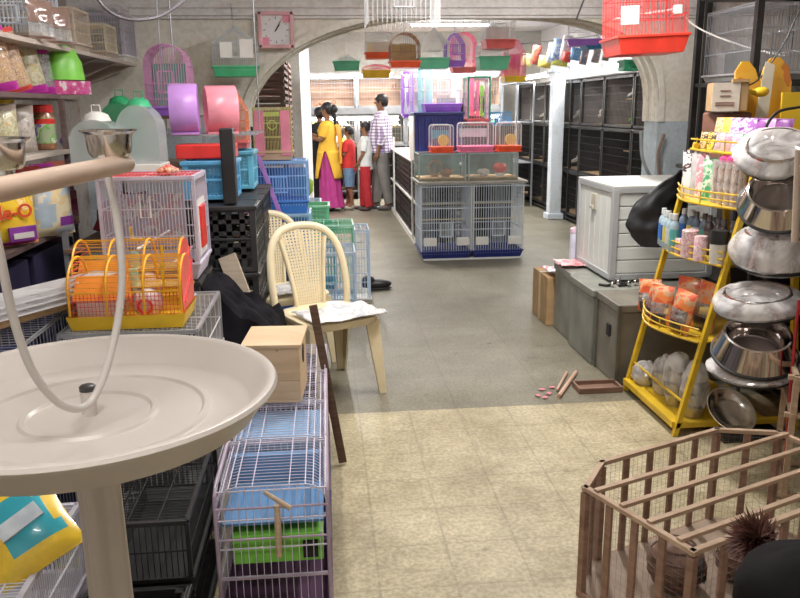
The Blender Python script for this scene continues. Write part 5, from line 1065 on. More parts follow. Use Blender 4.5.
# ------------------------------------------------------------------ plastic chairs
def chair(label, loc, rz):
    """faces -y in its own frame; seat 0.43 high"""
    e = T('plastic_chair', label, 'chair', loc, rz, 'cream plastic chairs')
    # back: hoop frame with woven splat
    def back_pt(x, z): return Vector((x, .20+.10*(max(0, z-.42)/.44)**1.2 - .10*(x/.22)**2*.35, z))
    hoop = [(-.215, .40), (-.225, .52), (-.222, .64), (-.205, .74), (-.165, .815), (-.10, .855), (0, .868), (.10, .855), (.165, .815), (.205, .74), (.222, .64), (.225, .52), (.215, .40)]
    q = MB(); q.tube(spl([back_pt(x, z) for x, z in hoop], 4), .021, 10, sq=.75); q.obj('back_hoop', CREAM, e, smooth=True)
    q = MB(); wz = lambda z: .085+.055*(max(0, z-.42)/.4)**1.5
    for s in (-1, 1): q.tube([back_pt(s*wz(z), z)+Vector((0, -.004, 0)) for z in fr(.415, .80, 10)], .012, 8)
    for i, z in enumerate(fr(.43, .84, 24)):
        w = wz(z) if z < .8 else wz(.8)*.85; pts = [back_pt(x, z) for x in fr(-w, w, 4)]
        for a, b in zip(pts, pts[1:]): q.bar(a, b, .005, .0095, up=(0, 0, 1))
    for x in fr(-1, 1, 13)[1:-1]:
        pts = [back_pt(x*wz(z), z)+Vector((0, -.001, 0)) for z in fr(.415, .845, 8)]
        for a, b in zip(pts, pts[1:]): q.bar(a, b, .0105, .005, up=(0, 1, 0))
    q.obj('woven_back_panel', CREAM, e)
    # seat
    q = MB()
    def so(t): return Vector(((.215 if abs(math.cos(t)) > 0 else 0)*math.copysign(abs(math.cos(t))**.45, math.cos(t)), -.02+.22*math.copysign(abs(math.sin(t))**.45, math.sin(t)), 0))
    n = 36; ring = [so(2*PI*(i+.5)/n) for i in range(n)]
    zs = [(1.0, .395), (1.03, .41), (1.02, .43), (.97, .436), (.8, .428), (.4, .420), (.0, .418)]
    vs = []; fs = []
    for s, z in zs:
        for p in ring: vs.append((p.x*s, p.y*s, z))
    for i in range(len(zs)-1):
        for j in range(n): fs.append((i*n+j, i*n+(j+1) % n, (i+1)*n+(j+1) % n, (i+1)*n+j))
    q.add(vs, fs); q.add([(p.x*.95, p.y*.95, .408) for p in ring], [tuple(range(n))[::-1]]); q.obj('seat', CREAM, e, smooth=True)
    for s in (-1, 1):   # legs: folded L profile, tapering
        for f, (y0, y1) in enumerate(((-.215, -.245), (.185, .25))):
            q = MB(); x0, x1 = s*.205, s*.225; w0, w1 = .085, .042; t = .012; sy = 1 if f == 0 else -1
            tp = [(x0, y0), (x0-s*w0, y0), (x0-s*w0, y0+sy*t), (x0-s*t, y0+sy*t*1.5), (x0-s*t, y0+sy*w0), (x0, y0+sy*w0)]
            bt = [(x1, y1), (x1-s*w1, y1), (x1-s*w1, y1+sy*t), (x1-s*t, y1+sy*t*1.5), (x1-s*t, y1+sy*w1), (x1, y1+sy*w1)]
            q.add([(x, y, .41) for x, y in tp]+[(x, y, 0) for x, y in bt], [tuple(range(6)), tuple(range(6, 12))[::-1]]+[(i, (i+1) % 6, 6+(i+1) % 6, 6+i) for i in range(6)])
            q.obj('leg', CREAM, e, smooth=True)
    return e
CR = R(27)
chair('cream plastic chair in front, white printed cloth on its seat', (-.02, 4.095, 0), CR)
chair('cream plastic chair behind, partly hidden by the front one', (-.27, 4.66, 0), CR)
def cloth(name, label, c, w, d, rz, m, drop=(0, 0), seed=0, z=.003):
    q = MB(); f = lambda u, v: Vector(((u-.5)*w, (v-.5)*d, z+.010+.014*noise.noise(Vector((u*4+seed, v*4, 0)))+.010*abs(noise.noise(Vector((u*9, v*9+seed, 2)))) - (max(0, u-.78)*drop[0]) - (max(0, .2-v)*drop[1])))
    q.sheet(f, 24, 20); return tag(q.obj(name, m, loc=c, rot=(0, 0, rz), smooth=True, solid=.004), label, 'cloth')
PRN = pack('white printed cloth', [(.74, .73, .73), (.76, .75, .75), (.5, .52, .56), (.72, .64, .63)], 9, .9)
cloth('printed_cloth', 'white printed cloth spread over the seat of the front chair', (.05, 4.0, .438), .42, .30, CR, PRN, drop=(.0, .0), seed=3)
cloth('printed_cloth', 'white cloth lying on the seat of the rear chair', (-.22, 4.62, .438), .30, .26, CR, PRN, seed=8)
# ------------------------------------------------------------------ cages between chairs and arch
ICE = mat('ice blue wire', (.45, .55, .70), .4)
cage('wire_cage', 'green topped wire cage behind the chairs, near the aisle', 'cage', (.03, 6.25-.1, 0), .34, .34, .62, wire=GRNWIRE, tray=ICE, th=.04, sp=.022, t=.003, rings=4, roof='flat', rim=(mat('green tinted frame', (.3, .6, .45), .4), .012), extra=lambda e: MB().b2((-.165, -.165, .56), (.165, .165, .60)).obj('green_top', glassy('green film', (.15, .55, .3), .6), e))
cage('wire_cage', 'ice blue wire cage standing at the aisle corner behind the chairs', 'cage', (.265, 6.15, 0), .11, .34, .58, wire=ICE, tray=WHITE, th=.04, sp=.022, t=.003, rings=4, roof='flat', rim=(ICE, .010), door=False)
cage('wire_cage', 'pale blue wire cage between the rear chair and the aisle', 'cage', (-.02, 5.66, 0), .42, .4, .50, wire=ICE, tray=ICE, th=.05, sp=.022, t=.003, rings=3, roof='flat', rim=(ICE, .012))
for i, (z, h, mm, tm) in enumerate(((0, .40, BLUEWIRE, BLUE), (.41, .36, mat('sky wire', (.35, .58, .82), .4), SKY), (.78, .36, mat('bright blue wire', (.25, .45, .82), .4), BLUE))):
    cage('wire_cage', f'blue wire cage in the stack at the left foot of the arch, {["bottom", "middle", "topmost"][i]}', 'cage', (-.33, 5.75-.02, z), .44-.02*i, .34, h, wire=mm, tray=tm, th=.09, sp=.02, t=.004, rings=3, roof='flat', group='blue cages stacked at the left foot of the arch', rim=(mm, .014), extra=lambda e: MB().b2((-.19, .12, .1), (.19, .13, .3)).obj('blue_panel', glassy('blue film', (.1, .3, .75), .6), e))
def pinkx(e):
    for x in (-.09, .09): MB().b2((x-.034, -.092, .03), (x+.034, -.086, .34)).obj('pink_panel', mat('soft pink plastic', (.75, .25, .35), .4), e, bevel=.003)
    MB().tube([(.03*math.cos(a), -.09, .24+.03*math.sin(a)) for a in fr(0, 2*PI, 20)[:-1]], .004, 6, True).obj('ring_toy', mat('lime yellow plastic', (.55, .65, .15), .4), e)
    MB().b2((-.11, -.083, .30), (.11, -.079, .33)).obj('lime_panel', mat('lime yellow plastic', (.55, .65, .15)), e)
cage('bird_cage', 'pink panelled bird cage with lime ring toy on top of the blue stack', 'bird cage', (-.36, 5.72, 1.15), .26, .17, .36, wire=mat('olive yellow wire', (.55, .5, .2), .4), tray=mat('tan plastic', (.55, .38, .25), .4), th=.06, sp=.02, t=.004, rings=3, roof='flat', extra=pinkx, door=False)
q = MB(); q.box((0, 0, .2), (.03, .01, .42)); tag(q.obj('plastic_strap', mat('lilac strap', (.45, .22, .65), .4), loc=(-.33, 5.50, .80), rot=(0, R(-18), 0), bevel=.002), 'lilac plastic strap hanging slanted in front of the blue cages', 'strap')
tag(MB().box((0, 0, .28), (.035, .02, 1.12)).obj('plastic_post', mat('mauve post', (.42, .18, .42), .4), loc=(-.53, 5.50, .28), rot=(0, R(-4), 0), bevel=.003), 'mauve plastic upright left of the blue cage stack', 'post')
# low green and blue items beyond the arch foot
for k, (x, y, z, w, mm, lb) in enumerate(((-.15, 6.62, 0, .5, SKY, 'sky blue'), (-.22, 7.25, 0, .42, ICE, 'ice blue'))):
    cage('wire_cage', f'{lb} wire cage just beyond the left foot of the arch', 'cage', (x, y, z), w*.8, .4, .55+.12*k, wire=mm, tray=mm, th=.06, sp=.025, t=.004, rings=3, roof='flat', rim=(mm, .012))
crate((-.13, 6.62, .56), .3, .3, .16, mat('light green plastic', (.2, .55, .3), .4), 'light green basket on the sky blue cage beyond the arch', name='plastic_basket', cat='basket', cell=.03)
tag(MB().ball((0, 0, .12), (.10, .12, .14), 16, 10, nz=.3).obj('lime_bundle', mat('lime cloth', (.35, .55, .05), .7), loc=(-.22, 7.3, .68), smooth=True), 'lime green bundle on the ice blue cage left of the woman', 'bundle')
# shoe
e = T('shoe', 'black shoe toe showing on the floor beside the ice blue cage', 'shoe', (.40, 6.45, 0), R(5))
MB().ball((0, 0, .045), (.13, .045, .045), 18, 10).ball((-.07, 0, .07), (.06, .042, .055), 14, 8).obj('upper', mat('black leather', (.015, .013, .013), .35), e, smooth=True)
MB().ball((0, 0, .012), (.138, .05, .014), 18, 8).obj('sole', BLACK, e, smooth=True)
# ================================================================== NEAR ROOM, RIGHT
TRK = mat('grey painted tin', (.27, .275, .24), .45, .2, var=.25, scale=4); TRK2 = mat('brown grey tin', (.22, .20, .165), .45, .2, var=.25, scale=4)
def trunk(name, lo, hi, m, label, clasp=True):
    lo = Vector(lo); hi = Vector(hi); c = (lo+hi)/2; w, d, h = hi.x-lo.x, hi.y-lo.y, hi.z-lo.z
    e = T(name, label, 'trunk', (c.x, c.y, lo.z), 0, 'tin trunks along the right side')
    MB().b2((-w/2, -d/2, 0), (w/2, d/2, h-.045)).obj('body', m, e, bevel=.006)
    MB().b2((-w/2-.008, -d/2-.008, h-.043), (w/2+.008, d/2+.008, h)).obj('lid', m, e, bevel=.006)
    if clasp:
        q = MB(); q.box((-w/2-.006, -d*.1, h*.62), (.012, .05, .07)); q.obj('clasp', DARK, e, bevel=.004)
        for y in (-d/2, d/2): MB().box((-w/2, y, h/2), (.02, .02, h*.99)).obj('corner_strip', mat('dark tin edge', (.15, .145, .12), .4, .4), e)
    return e
trunk('metal_chest', (1.55, 4.74, 0), (2.2, 5.13, .455), TRK, 'far grey green tin trunk next to the cardboard box', False)
trunk('metal_chest', (1.53, 4.29, 0), (2.2, 4.72, .455), TRK, 'middle grey tin trunk, longest side seen under the white locker', False)
trunk('metal_chest', (1.55, 3.93, 0), (2.15, 4.26, .455), TRK2, 'near brown grey tin trunk with dark latch behind the yellow stand')
e = T('cardboard_box', 'brown cardboard box with taped seam left of the tin trunks', 'box', (1.705, 5.345, 0)); MB().b2((-.20, -.19, 0), (.2, .19, .345)).obj('carton', CARD, e, bevel=.004); MB().b2((-.204, -.02, .0), (-.2, .02, .348)).b2((-.2, -.02, .345), (.2, .02, .348)).obj('tape', mat('tape', (.5, .36, .2), .3), e)
# locker
LK = mat('locker white', (.72, .74, .71), .4, var=.03); LG = mat('locker grey trim', (.42, .43, .44), .4, var=.03)
e = T('storage_locker', 'white plastic locker with grey edges standing on the tin trunks', 'locker', (2.0, 4.78, .475))
w, d, h = .62, .64, .555
MB().b2((-w/2+.01, -d/2+.01, .03), (w/2-.01, d/2-.01, h-.03)).obj('body', LK, e)
q = MB()
for i in range(6): z0 = .035+i*(h-.07)/6; q.b2((-w/2+.03, -d/2, z0+.003), (w/2-.03, -d/2+.012, z0+(h-.07)/6-.003))
q.obj('slatted_end', LK, e, bevel=.004)
q = MB()
for i in range(6): y0 = -d/2+.03+i*(d-.06)/6; q.b2((-w/2, y0+.002, .03), (-w/2+.012, y0+(d-.06)/6-.002, h-.03))
q.obj('door', LK, e, bevel=.003)
q = MB()
for z in (.015, h-.02): 
    for s in (-1, 1): q.box((0, s*(d/2-.005), z), (w+.01, .03, .035)); q.box((s*(w/2-.005), 0, z), (.03, d+.01, .035))
for sx in (-1, 1):
    for sy in (-1, 1): q.box((sx*(w/2-.008), sy*(d/2-.008), h/2), (.04, .04, h-.02))
q.obj('edge_trim', LG, e, bevel=.004)
MB().b2((-w/2-.01, -d/2-.01, h-.004), (w/2+.01, d/2+.01, h+.008)).obj('top_panel', LK, e, bevel=.003)
q = MB(); q.box((-w/2-.004, .02, h*.78), (.012, .08, .10)); q.box((-w/2-.016, .02, h*.72), (.02, .05, .02)); q.obj('latch', mat('beige latch', (.5, .46, .38), .4), e, bevel=.003)
for sx in (-1, 1): MB().box((sx*.2, -.2, -.009), (.12, .1, .018)).obj('foot', BLACK, e)
# things near the trunks
e = T('spray_bottle', 'tall slim white bottle with pink cap standing beside the locker', 'bottle', (1.76, 5.38, .349))
MB().lathe([(0, 0), (.035, 0), (.036, .01), (.034, .26), (.03, .27), (0, .27)], 24).obj('bottle_body', mat('lilac white plastic', (.66, .66, .78), .35), e, smooth=True); MB().lathe([(0, .27), (.036, .27), (.034, .295), (.012, .31), (0, .31)], 20).obj('cap', mat('pale pink cap', (.7, .5, .6), .4), e, smooth=True)
cloth('folded_cloth', 'pink and white folded plastic cloth on the cardboard box', (1.66, 5.26, .350), .28, .22, R(10), pack('pink white wrap', [(.7, .55, .6), (.75, .2, .28), (.6, .7, .68), (.8, .7, .7)], 9), seed=5, z=.02)
cloth('folded_cloth', 'red pink wrapper lying on the far tin trunk', (1.62, 5.0, .457), .2, .22, R(0), pack('red pink wrap', [(.75, .25, .3), (.8, .45, .45), (.6, .12, .15)], 9), seed=7, z=.01)
e = T('chrome_fittings', 'small cluster of chrome knobs on the middle tin trunk', 'fittings', (1.66, 4.36, .458))
for i, (x, y) in enumerate(((0, -.02), (.05, .02), (.1, -.015), (.15, .01))): MB().ball((x, y, .02), .015, 10, 8).tube([(x, y, .0), (x+.01, y, .05)], .004, 6).obj('knob', STEEL, e, smooth=True)
q = MB(); q.tube(spl([(1.60, 4.40, .462), (1.64, 4.36, .464), (1.70, 4.42, .464), (1.78, 4.38, .464), (1.7, 4.34, .464)]), .008, 6); tag(q.obj('black_cable', BLACK, smooth=True), 'black cord coiled on the middle tin trunk', 'cord')
q = MB(); q.sheet(lambda u, v: Vector((.07+.26*u-.10*math.sin(PI*v)*(1-u)+.012*noise.noise(Vector((u*4, v*4, 0))), -.07*math.sin(PI*u)-.03+.02*noise.noise(Vector((u*5, v*5, 3))), .45*(1-v)-.16*(1-u)**2*(1-v)+.012*noise.noise(Vector((u*4, v*3, 7))))), 24, 22)
tag(q.obj('black_bag', mat('black polythene', (.016, .015, .019), .5, bump=.5, scale=10), loc=(1.745, 4.36, .70), smooth=True, solid=.01), 'black plastic bag hanging between the white locker and the yellow stand', 'bag')
# floor litter
tag(MB().tube([at(576, 372, Z=.01), at(559, 396, Z=.01)], .011, 8).obj('stick', wood('pinkish stick', (.5, .3, .22), (.62, .42, .32)), smooth=True), 'thick pinkish stick on the floor before the near trunk', 'stick')
tag(MB().tube([at(567, 372, Z=.01), at(557, 390, Z=.01)], .007, 8).obj('stick', wood('pinkish stick', (.5, .3, .22), (.62, .42, .32)), smooth=True), 'thinner pinkish stick lying left of the thick one', 'stick')
e = T('coir_piece', 'shallow brown wooden tray lying at the foot of the near trunk', 'tray', at(597, 389, Z=0)+Vector((0, 0, 0)))
q = MB(); q.b2((-.115, -.06, 0), (.115, .06, .008)); q.b2((-.12, -.065, 0), (.12, -.055, .03)); q.b2((-.12, .055, 0), (.12, .065, .03)); q.b2((-.12, -.055, 0), (-.11, .055, .03)); q.b2((.11, -.055, 0), (.12, .055, .03)); q.obj('rim', wood('brown tray wood', (.16, .09, .06), (.3, .18, .13)), e)
for i, (x, y) in enumerate(((542, 390), (549, 394), (538, 396), (552, 388), (545, 398))):
    q = MB(); q.sheet(lambda u, v: Vector(((u-.5)*.03, (v-.5)*.022, .003+.004*noise.noise(Vector((u*3+i, v*3, 0)))+.002)), 4, 4)
    tag(q.obj('pink_scrap', mat('pink scrap', (.7, .25, .3), .8), loc=at(x, y, Z=.001), rot=(0, 0, i), solid=.002), 'small pink paper scrap on the terrazzo near the sticks', 'scrap', 'pink scraps on the floor')
# ------------------------------------------------------------------ yellow display stand
YS = mat('yellow painted steel', (.62, .40, .02), .4, var=.15, scale=10)
e = T('display_stand', 'yellow leaning metal display stand of five shelves with pet goods', 'display stand', (1.8, 3.545, 0))
O_ = Vector((1.8, 3.545, 0)); yl, yr = .305, -.305
fx = lambda z: 1.575+.225*z-1.8
for y, nm in ((yl, 'l'), (yr, 'r')): MB().bar((fx(0), y, 0), (fx(1.31), y, 1.31), .025, .025).obj('front_post', YS, e, bevel=.002)
for y in (yl, yr): MB().bar((.36, y, 0), (.22, y, 1.30), .025).obj('rear_post', YS, e)
SHZ = [.06, .45, .80, 1.05, 1.28]
def rim_pts(z, bow, off=0):
    x0 = fx(z)-.01; return [Vector((x0-bow*math.sin(PI*t)-off*math.sin(PI*t)**.5, yl+(yr-yl)*t, z)) for t in fr(0, 1, 14)]
for i, z in enumerate(SHZ):
    bow = (.0, .10, .08, .08, .03)[i]; P = rim_pts(z, bow)
    q = MB(); n = len(P); vs = [(p.x, p.y, z) for p in P]+[(.22, p.y, z) for p in P]+[(p.x, p.y, z-.008) for p in P]+[(.22, p.y, z-.008) for p in P]
    q.add(vs, [(j, j+1, n+j+1, n+j) for j in range(n-1)]+[(2*n+j, 3*n+j, 3*n+j+1, 2*n+j+1) for j in range(n-1)]+[(j, 2*n+j, 2*n+j+1, j+1) for j in range(n-1)]); s = q.obj('shelf', YS, e)
    if i:
        for k, dz in enumerate((.0, .03, .06) if i < 4 else (.0, .05)): MB().tube([p+Vector((-.012, 0, dz)) for p in rim_pts(z, bow, .0)], .0042 if k else .006, 6).obj('front_rail', YS, s, smooth=True)
        for t in (2, 5, 9, 12): MB().tube([P[t]+Vector((-.012, 0, 0)), P[t]+Vector((-.012, 0, .06))], .003, 5).obj('rail_tie', YS, s)
    else:
        MB().bar((fx(0), yl, .055), (fx(0), yr, .055), .03, .03).obj('front_rail', YS, s); MB().bar((fx(.16), yl, .16), (fx(.16), yr, .16), .009).obj('front_rail', YS, s)
        MB().bar((fx(0), yr, .055), (.36, yr, .055), .025).obj('side_rail', YS, s)
def onst(z, t, dx=0): p = rim_pts(z, 0)[0]; return Vector((1.8+fx(z)+dx, 3.545+yl+(yr-yl)*t, z+.002))
FR = R(-62)   # local front -y turned towards the aisle
def flatpack(loc, w, h, d, m, label, grp, rz=FR, tilt=-14, name='pet_pack', cat='pack', kids=None, lean=0):
    return bag(loc, w, h, d, [m, m], lambda u, v: 0, label, rz, tilt=tilt, group=grp, name=name, cat=cat, nu=8, nv=8, kids=kids, lean=lean)
cols1 = [('orange', [(.8, .4, .15), (.8, .55, .3), (.6, .2, .1)]), ('golden yellow', [(.85, .55, .05), (.85, .6, .15), (.75, .4, .05)]), ('lilac', [(.45, .25, .5), (.7, .65, .7), (.35, .12, .45)]), ('purple', [(.3, .08, .4), (.65, .55, .65), (.4, .15, .5)]), ('violet white', [(.65, .55, .68), (.4, .15, .5), (.7, .65, .7)]), ('dark purple', [(.2, .04, .28), (.35, .1, .4), (.3, .08, .35)]), ('white violet', [(.7, .65, .7), (.5, .3, .6), (.6, .3, .5)]), ('plum', [(.18, .03, .22), (.25, .06, .3), (.2, .05, .2)])]
for i, (n_, cs) in enumerate(cols1):
    flatpack(onst(1.28, .06+i*.125, .10), .085, .155, .02, pack('sachet '+n_, cs, 26), f'{n_} treat packet in the back row of the top shelf', 'treat packets on the top shelf of the stand')
cols2 = [('tan and black', [(.7, .5, .25), (.1, .08, .05), (.75, .55, .2)]), ('amber and black', [(.85, .6, .1), (.1, .08, .05), (.8, .5, .1)]), ('grey mauve', [(.45, .35, .42), (.6, .5, .5), (.3, .2, .3)]), ('dusty pink', [(.6, .4, .42), (.5, .3, .4), (.4, .3, .35)]), ('pale blue', [(.4, .6, .7), (.5, .4, .6), (.6, .7, .7)]), ('green', [(.1, .5, .15), (.2, .6, .2), (.6, .7, .6)]), ('orange red', [(.8, .25, .1), (.7, .35, .2), (.8, .5, .4)])]
for i, (n_, cs) in enumerate(cols2):
    flatpack(onst(1.28, .05+i*.13, .035), .075, .085, .018, pack('packet '+n_, cs, 36), f'small {n_} packet in the front row of the top shelf', 'small packets on the top shelf of the stand')
PWB = pack('white pack with dark pattern', [(.72, .70, .68), (.7, .68, .66), (.06, .05, .06), (.7, .5, .45)], 16)
r2 = [(.10, PWB, .08, .23, 'white packet with dark pattern at the left end of the second shelf'), (.24, mat('black edged film', (.5, .48, .48), .2, coat=.8, bump=.5, scale=25), .07, .22, 'silvery film packet, second from the left on the second shelf'), (.34, pack('pink cream pack', [(.75, .68, .66), (.65, .3, .35), (.8, .75, .7)], 22), .075, .22, 'cream and pink packet, third on the second shelf'), (.47, pack('green leaf pack', [(.08, .35, .18), (.3, .55, .3), (.75, .75, .65), (.1, .4, .2)], 26), .085, .2, 'green patterned packet in the middle of the second shelf')]
for t, m, w, h, lb in r2: flatpack(onst(1.05, t, .0), w, h, .03, m, lb, 'packets on the second shelf of the stand', tilt=-10, lean=-8)
CHEW = mat('brown chew sticks', (.33, .20, .13), .35, coat=.5, bump=.6, scale=16, var=.3)
def pinktop(e): MB().ball((0, 0, .205), (.035, .018, .022), 12, 8, nz=.3).obj('pink_top', mat('hot pink film', (.8, .08, .3), .3, coat=.5), e, smooth=True)
for i, t in enumerate((.60, .70, .80, .90)):
    e2 = T('chew_bundle', ['chew stick bundle in clear film left of the pink topped ones', 'chew stick bundle with pink top, first of three', 'chew stick bundle with pink top, middle of three', 'chew stick bundle with pink top next to the right post'][i], 'chew sticks', onst(1.05, t, .0), 0, 'chew stick bundles', rot=(R(-8), R(-6), FR))
    q = MB()
    for a in range(5): q.tube([(-.024+.012*a, (-1)**a*.006, 0), (-.024+.012*a, (-1)**a*.006, .19)], .0085, 8)
    q.obj('sticks', CHEW, e2, smooth=True); q = MB(); q.lathe([(.036, .0), (.038, .1), (.034, .2)], 16, sy=.6); q.obj('clear_sleeve', FILM, e2, smooth=True)
    if i: pinktop(e2)
flatpack(onst(1.05, .62, .06), .07, .24, .02, pack('purple white box', [(.5, .1, .55), (.75, .7, .75), (.6, .2, .6)], 14), 'purple and white packet sticking up behind the chew sticks', 'packets on the second shelf of the stand', lean=25)
# bottles on the third shelf
def bottle(loc, h, r_, bm, cm, lm, label, grp, name='bottle'):
    e = T(name, label, 'bottle', loc, random.random(), grp)
    MB().lathe([(0, 0), (r_*.92, 0), (r_, r_*.2), (r_, h*.68), (r_*.8, h*.76), (r_*.42, h*.84), (r_*.42, h*.86), (0, h*.86)], 18).obj('bottle_body', bm, e, smooth=True)
    MB().lathe([(0, h*.85), (r_*.55, h*.85), (r_*.52, h), (0, h)], 16).obj('cap', cm, e, smooth=True)
    MB().lathe([(r_*1.02, h*.18), (r_*1.02, h*.6)], 18).obj('label_band', lm, e, smooth=True); return e
BW = glassy('pale water plastic', (.5, .66, .75), .65, .1); LBL = [BLUE, mat('deep blue label', (.03, .12, .45), .4), mat('yellow label', (.65, .55, .1), .4), mat('silver label', (.6, .62, .66), .3), mat('teal label', (.1, .4, .4), .4)]
WCAP = mat('white cap', (.75, .78, .8), .35); GCAP = mat('grey cap', (.16, .15, .16), .4)
nmb = ['blue labelled', 'deep blue labelled', 'yellow labelled', 'silver labelled', 'teal labelled']
for i in range(5): bottle(onst(.80, .05+i*.09, -.035-.05*math.sin(PI*(.05+i*.09))), .185-.006*(i % 2), .024, BW, WCAP, LBL[i], f'{nmb[i]} bottle with white cap in the front of the bottle shelf', 'white capped bottles on the bottle shelf')
for i in range(8): bottle(onst(.80, .10+i*.11, .05+.01*(i % 2)), .185, .024, mat('dim blue plastic', (.15, .2, .28), .25) if i < 4 else mat('dim brown plastic', (.09, .07, .07), .25), WCAP if i < 2 else GCAP, LBL[(i+1) % 5] if i < 4 else GCAP, 'bottle with dark label and grey cap in the back row' if i > 3 else f'bottle in the back row with a {("deep blue", "yellow", "silver", "teal")[i]} label', 'bottles in the back row of the bottle shelf')
FLOR = pack('pink floral tub', [(.72, .55, .56), (.65, .3, .36), (.75, .65, .6), (.6, .4, .45)], 30)
for i, (t, h, r_) in enumerate(((.50, .07, .026), (.64, .125, .038), (.78, .11, .03))):
    q = MB(); q.lathe([(0, 0), (r_, 0), (r_, h), (r_*.9, h+.004), (0, h+.004)], 22)
    tag(q.obj('floral_tub', FLOR, loc=onst(.80, t, -.03-.045*math.sin(PI*t)), smooth=True), ['small pink floral tub beside the bottles', 'large pink floral tub in the middle of the bottle shelf', 'medium pink floral tub left of the white jar'][i], 'tub', 'pink floral tubs on the bottle shelf')
e2 = T('white_jar', 'white jar with black cap at the right end of the bottle shelf', 'jar', onst(.80, .91, -.015))
MB().lathe([(0, 0), (.036, 0), (.038, .09), (0, .09)], 22).obj('jar_body', mat('cream white jar', (.62, .58, .52), .4), e2, smooth=True); MB().lathe([(0, .09), (.039, .09), (.039, .15), (0, .152)], 22).obj('cap', BLACK, e2, smooth=True)
# orange packets on the fourth shelf
ORP = pack('orange red packet', [(.62, .10, .04), (.75, .22, .06), (.6, .35, .2), (.7, .12, .05)], 13); DKP = pack('dark window', [(.04, .03, .04), (.1, .06, .06), (.05, .03, .04), (.3, .12, .06)], 14)
for i, (t, dx, h) in enumerate(((.08, -.02, .15), (.30, -.06, .165), (.52, -.075, .175), (.74, -.05, .185), (.45, .07, .2), (.70, .08, .21))):
    bag(onst(.45, t, dx), .135, h*1.12, .07, [ORP, DKP, FILM], lambda u, v: 1 if v < .32 and .15 < u < .85 else (2 if .32 < v < .55 and .1 < u < .9 else 0), ['orange red food packet at the left end of the fourth shelf', 'orange red food packet, second in the front row of the fourth shelf', 'orange red food packet, third in the front row of the fourth shelf', 'orange red food packet at the right end of the fourth shelf', 'taller orange packet behind the middle ones', 'tallest orange packet behind the right post'][i], rz=FR+R(random.uniform(-15, 15)), tilt=-8, group='orange red packets on the fourth shelf', name='food_packet', cat='food packet', lean=(-6, 8, -4, 6, 0, 3)[i])
# wrapped tins on the bottom shelf
WTIN = mat('dull steel', (.45, .42, .38), .3, .9, var=.15)
for i, (t, dx, n_) in enumerate(((.12, .0, 1), (.36, .04, 2), (.62, .03, 3), (.86, .05, 3))):
    e2 = T('tin_stack', ['single wrapped steel cup at the left of the bottom shelf', 'pair of wrapped steel cups on the bottom shelf', 'stack of three steel cups at mid right of the bottom shelf', 'stack of three steel cups against the right post at the bottom'][i], 'steel cups', onst(.06, t, dx+.06), 0, 'steel cups in film on the bottom shelf')
    for k in range(n_): MB().lathe([(0, 0), (.045, 0), (.052, .05), (.058, .052), (.058, .056), (.048, .056), (0, .01)], 22, c=(0, 0, k*.062)).obj('cup', WTIN, e2, smooth=True)
    MB().ball((0, 0, .035*n_+.02), (.066, .066, .04*n_+.03), 22, 14, nz=.2, seed=i*3).obj('film_wrap', WRAP, e2, smooth=True)
# ------------------------------------------------------------------ steel dog bowls on the hanger beside the stand
SS = mat('polished steel', (.66, .62, .60), .12, 1, var=.1, scale=3)
def dogbowl(px, py, Y, r_, tilt, az, label, wrap=0, h=.085, rot=None, grp='steel dog bowls beside the yellow stand', seed=0):
    p = at(px, py, Y=Y)
    e = T('dog_bowl', label, 'dog bowl', p, 0, grp, rot=rot or (R(tilt), 0, R(az)))
    prof = [(0, .012), (r_*.52, .012), (r_*.62, .02), (r_*.70, h*.92), (r_*.73, h), (r_*.78, h*.98), (r_*.98, .012), (r_, .004), (r_*1.0, 0), (r_*.95, 0), (r_*.72, h*.85)]
    MB().lathe(prof, 48).obj('steel_bowl', SS, e, smooth=True)
    MB().lathe([(r_*.97, .002), (r_*1.025, -.001), (r_*1.025, .008), (r_*.985, .012)], 48).obj('rubber_ring', BLACK, e, smooth=True)
    if wrap:
        q = MB(); q.ball((0, 0, h*.4), (r_*1.08, r_*1.08, h*.78), 48, 26)
        out = []
        for v in q.v:
            pv = Vector(v); d_ = Vector((pv.x/r_, pv.y/r_, (pv.z-h*.4)/h)); k = 1+.10*noise.noise(d_*1.6+Vector((seed, 0, 0)))+.05*abs(noise.noise(d_*4+Vector((0, seed, 0)))); out.append((pv.x*k, pv.y*k, h*.4+(pv.z-h*.4)*k))
        q.v = out; q.obj('film_wrap', WRAP, e, smooth=True)
    return e
dogbowl(776, 158, 3.05, .145, 12, 20, 'wrapped bowl in whitish film, topmost beside the stand', 1, .07, rot=(R(28), R(-20), 0), seed=2)
dogbowl(779, 204, 2.98, .155, 0, 0, 'bare shiny bowl tilted below the topmost wrapped one', 0, .09, rot=(R(34), R(-26), 0))
dogbowl(776, 262, 3.02, .165, 0, 0, 'largest bowl in crumpled grey film, third from the top', 1, .14, rot=(R(8), R(-6), 0), seed=7)
dogbowl(757, 308, 2.96, .165, 0, 0, 'wrapped bowl right above the lowest big bare one', 1, .075, rot=(R(6), R(-8), 0), seed=11)
dogbowl(753, 371, 2.92, .165, 0, 0, 'wrapped flat bowl right beneath the big bare bowl', 1, .05, rot=(R(5), R(-6), 0), seed=15)
dogbowl(754, 354, 2.90, .165, 0, 0, 'big bare bowl with wide flared skirt and dark ring', 0, .11, rot=(R(20), R(-8), 0))
e = T('steel_dish', 'round polished steel dish standing on edge facing the camera, near the floor', 'dish', at(731, 410, Y=2.92), 0, None, rot=(R(36), R(18), R(-10)))
MB().lathe([(0, -.035), (.06, -.034), (.085, -.02), (.098, .0), (.108, .004), (.108, .008), (.096, .006), (.08, -.014), (.055, -.027), (0, -.028)], 44).obj('dish', mat('bright brushed steel', (.9, .88, .86), .2, 1, var=.04), e, smooth=True)
e = T('bowl_hanger', 'thin black rod hanger holding the stack of dog bowls', 'hanger', (1.86, 3.05, 0))
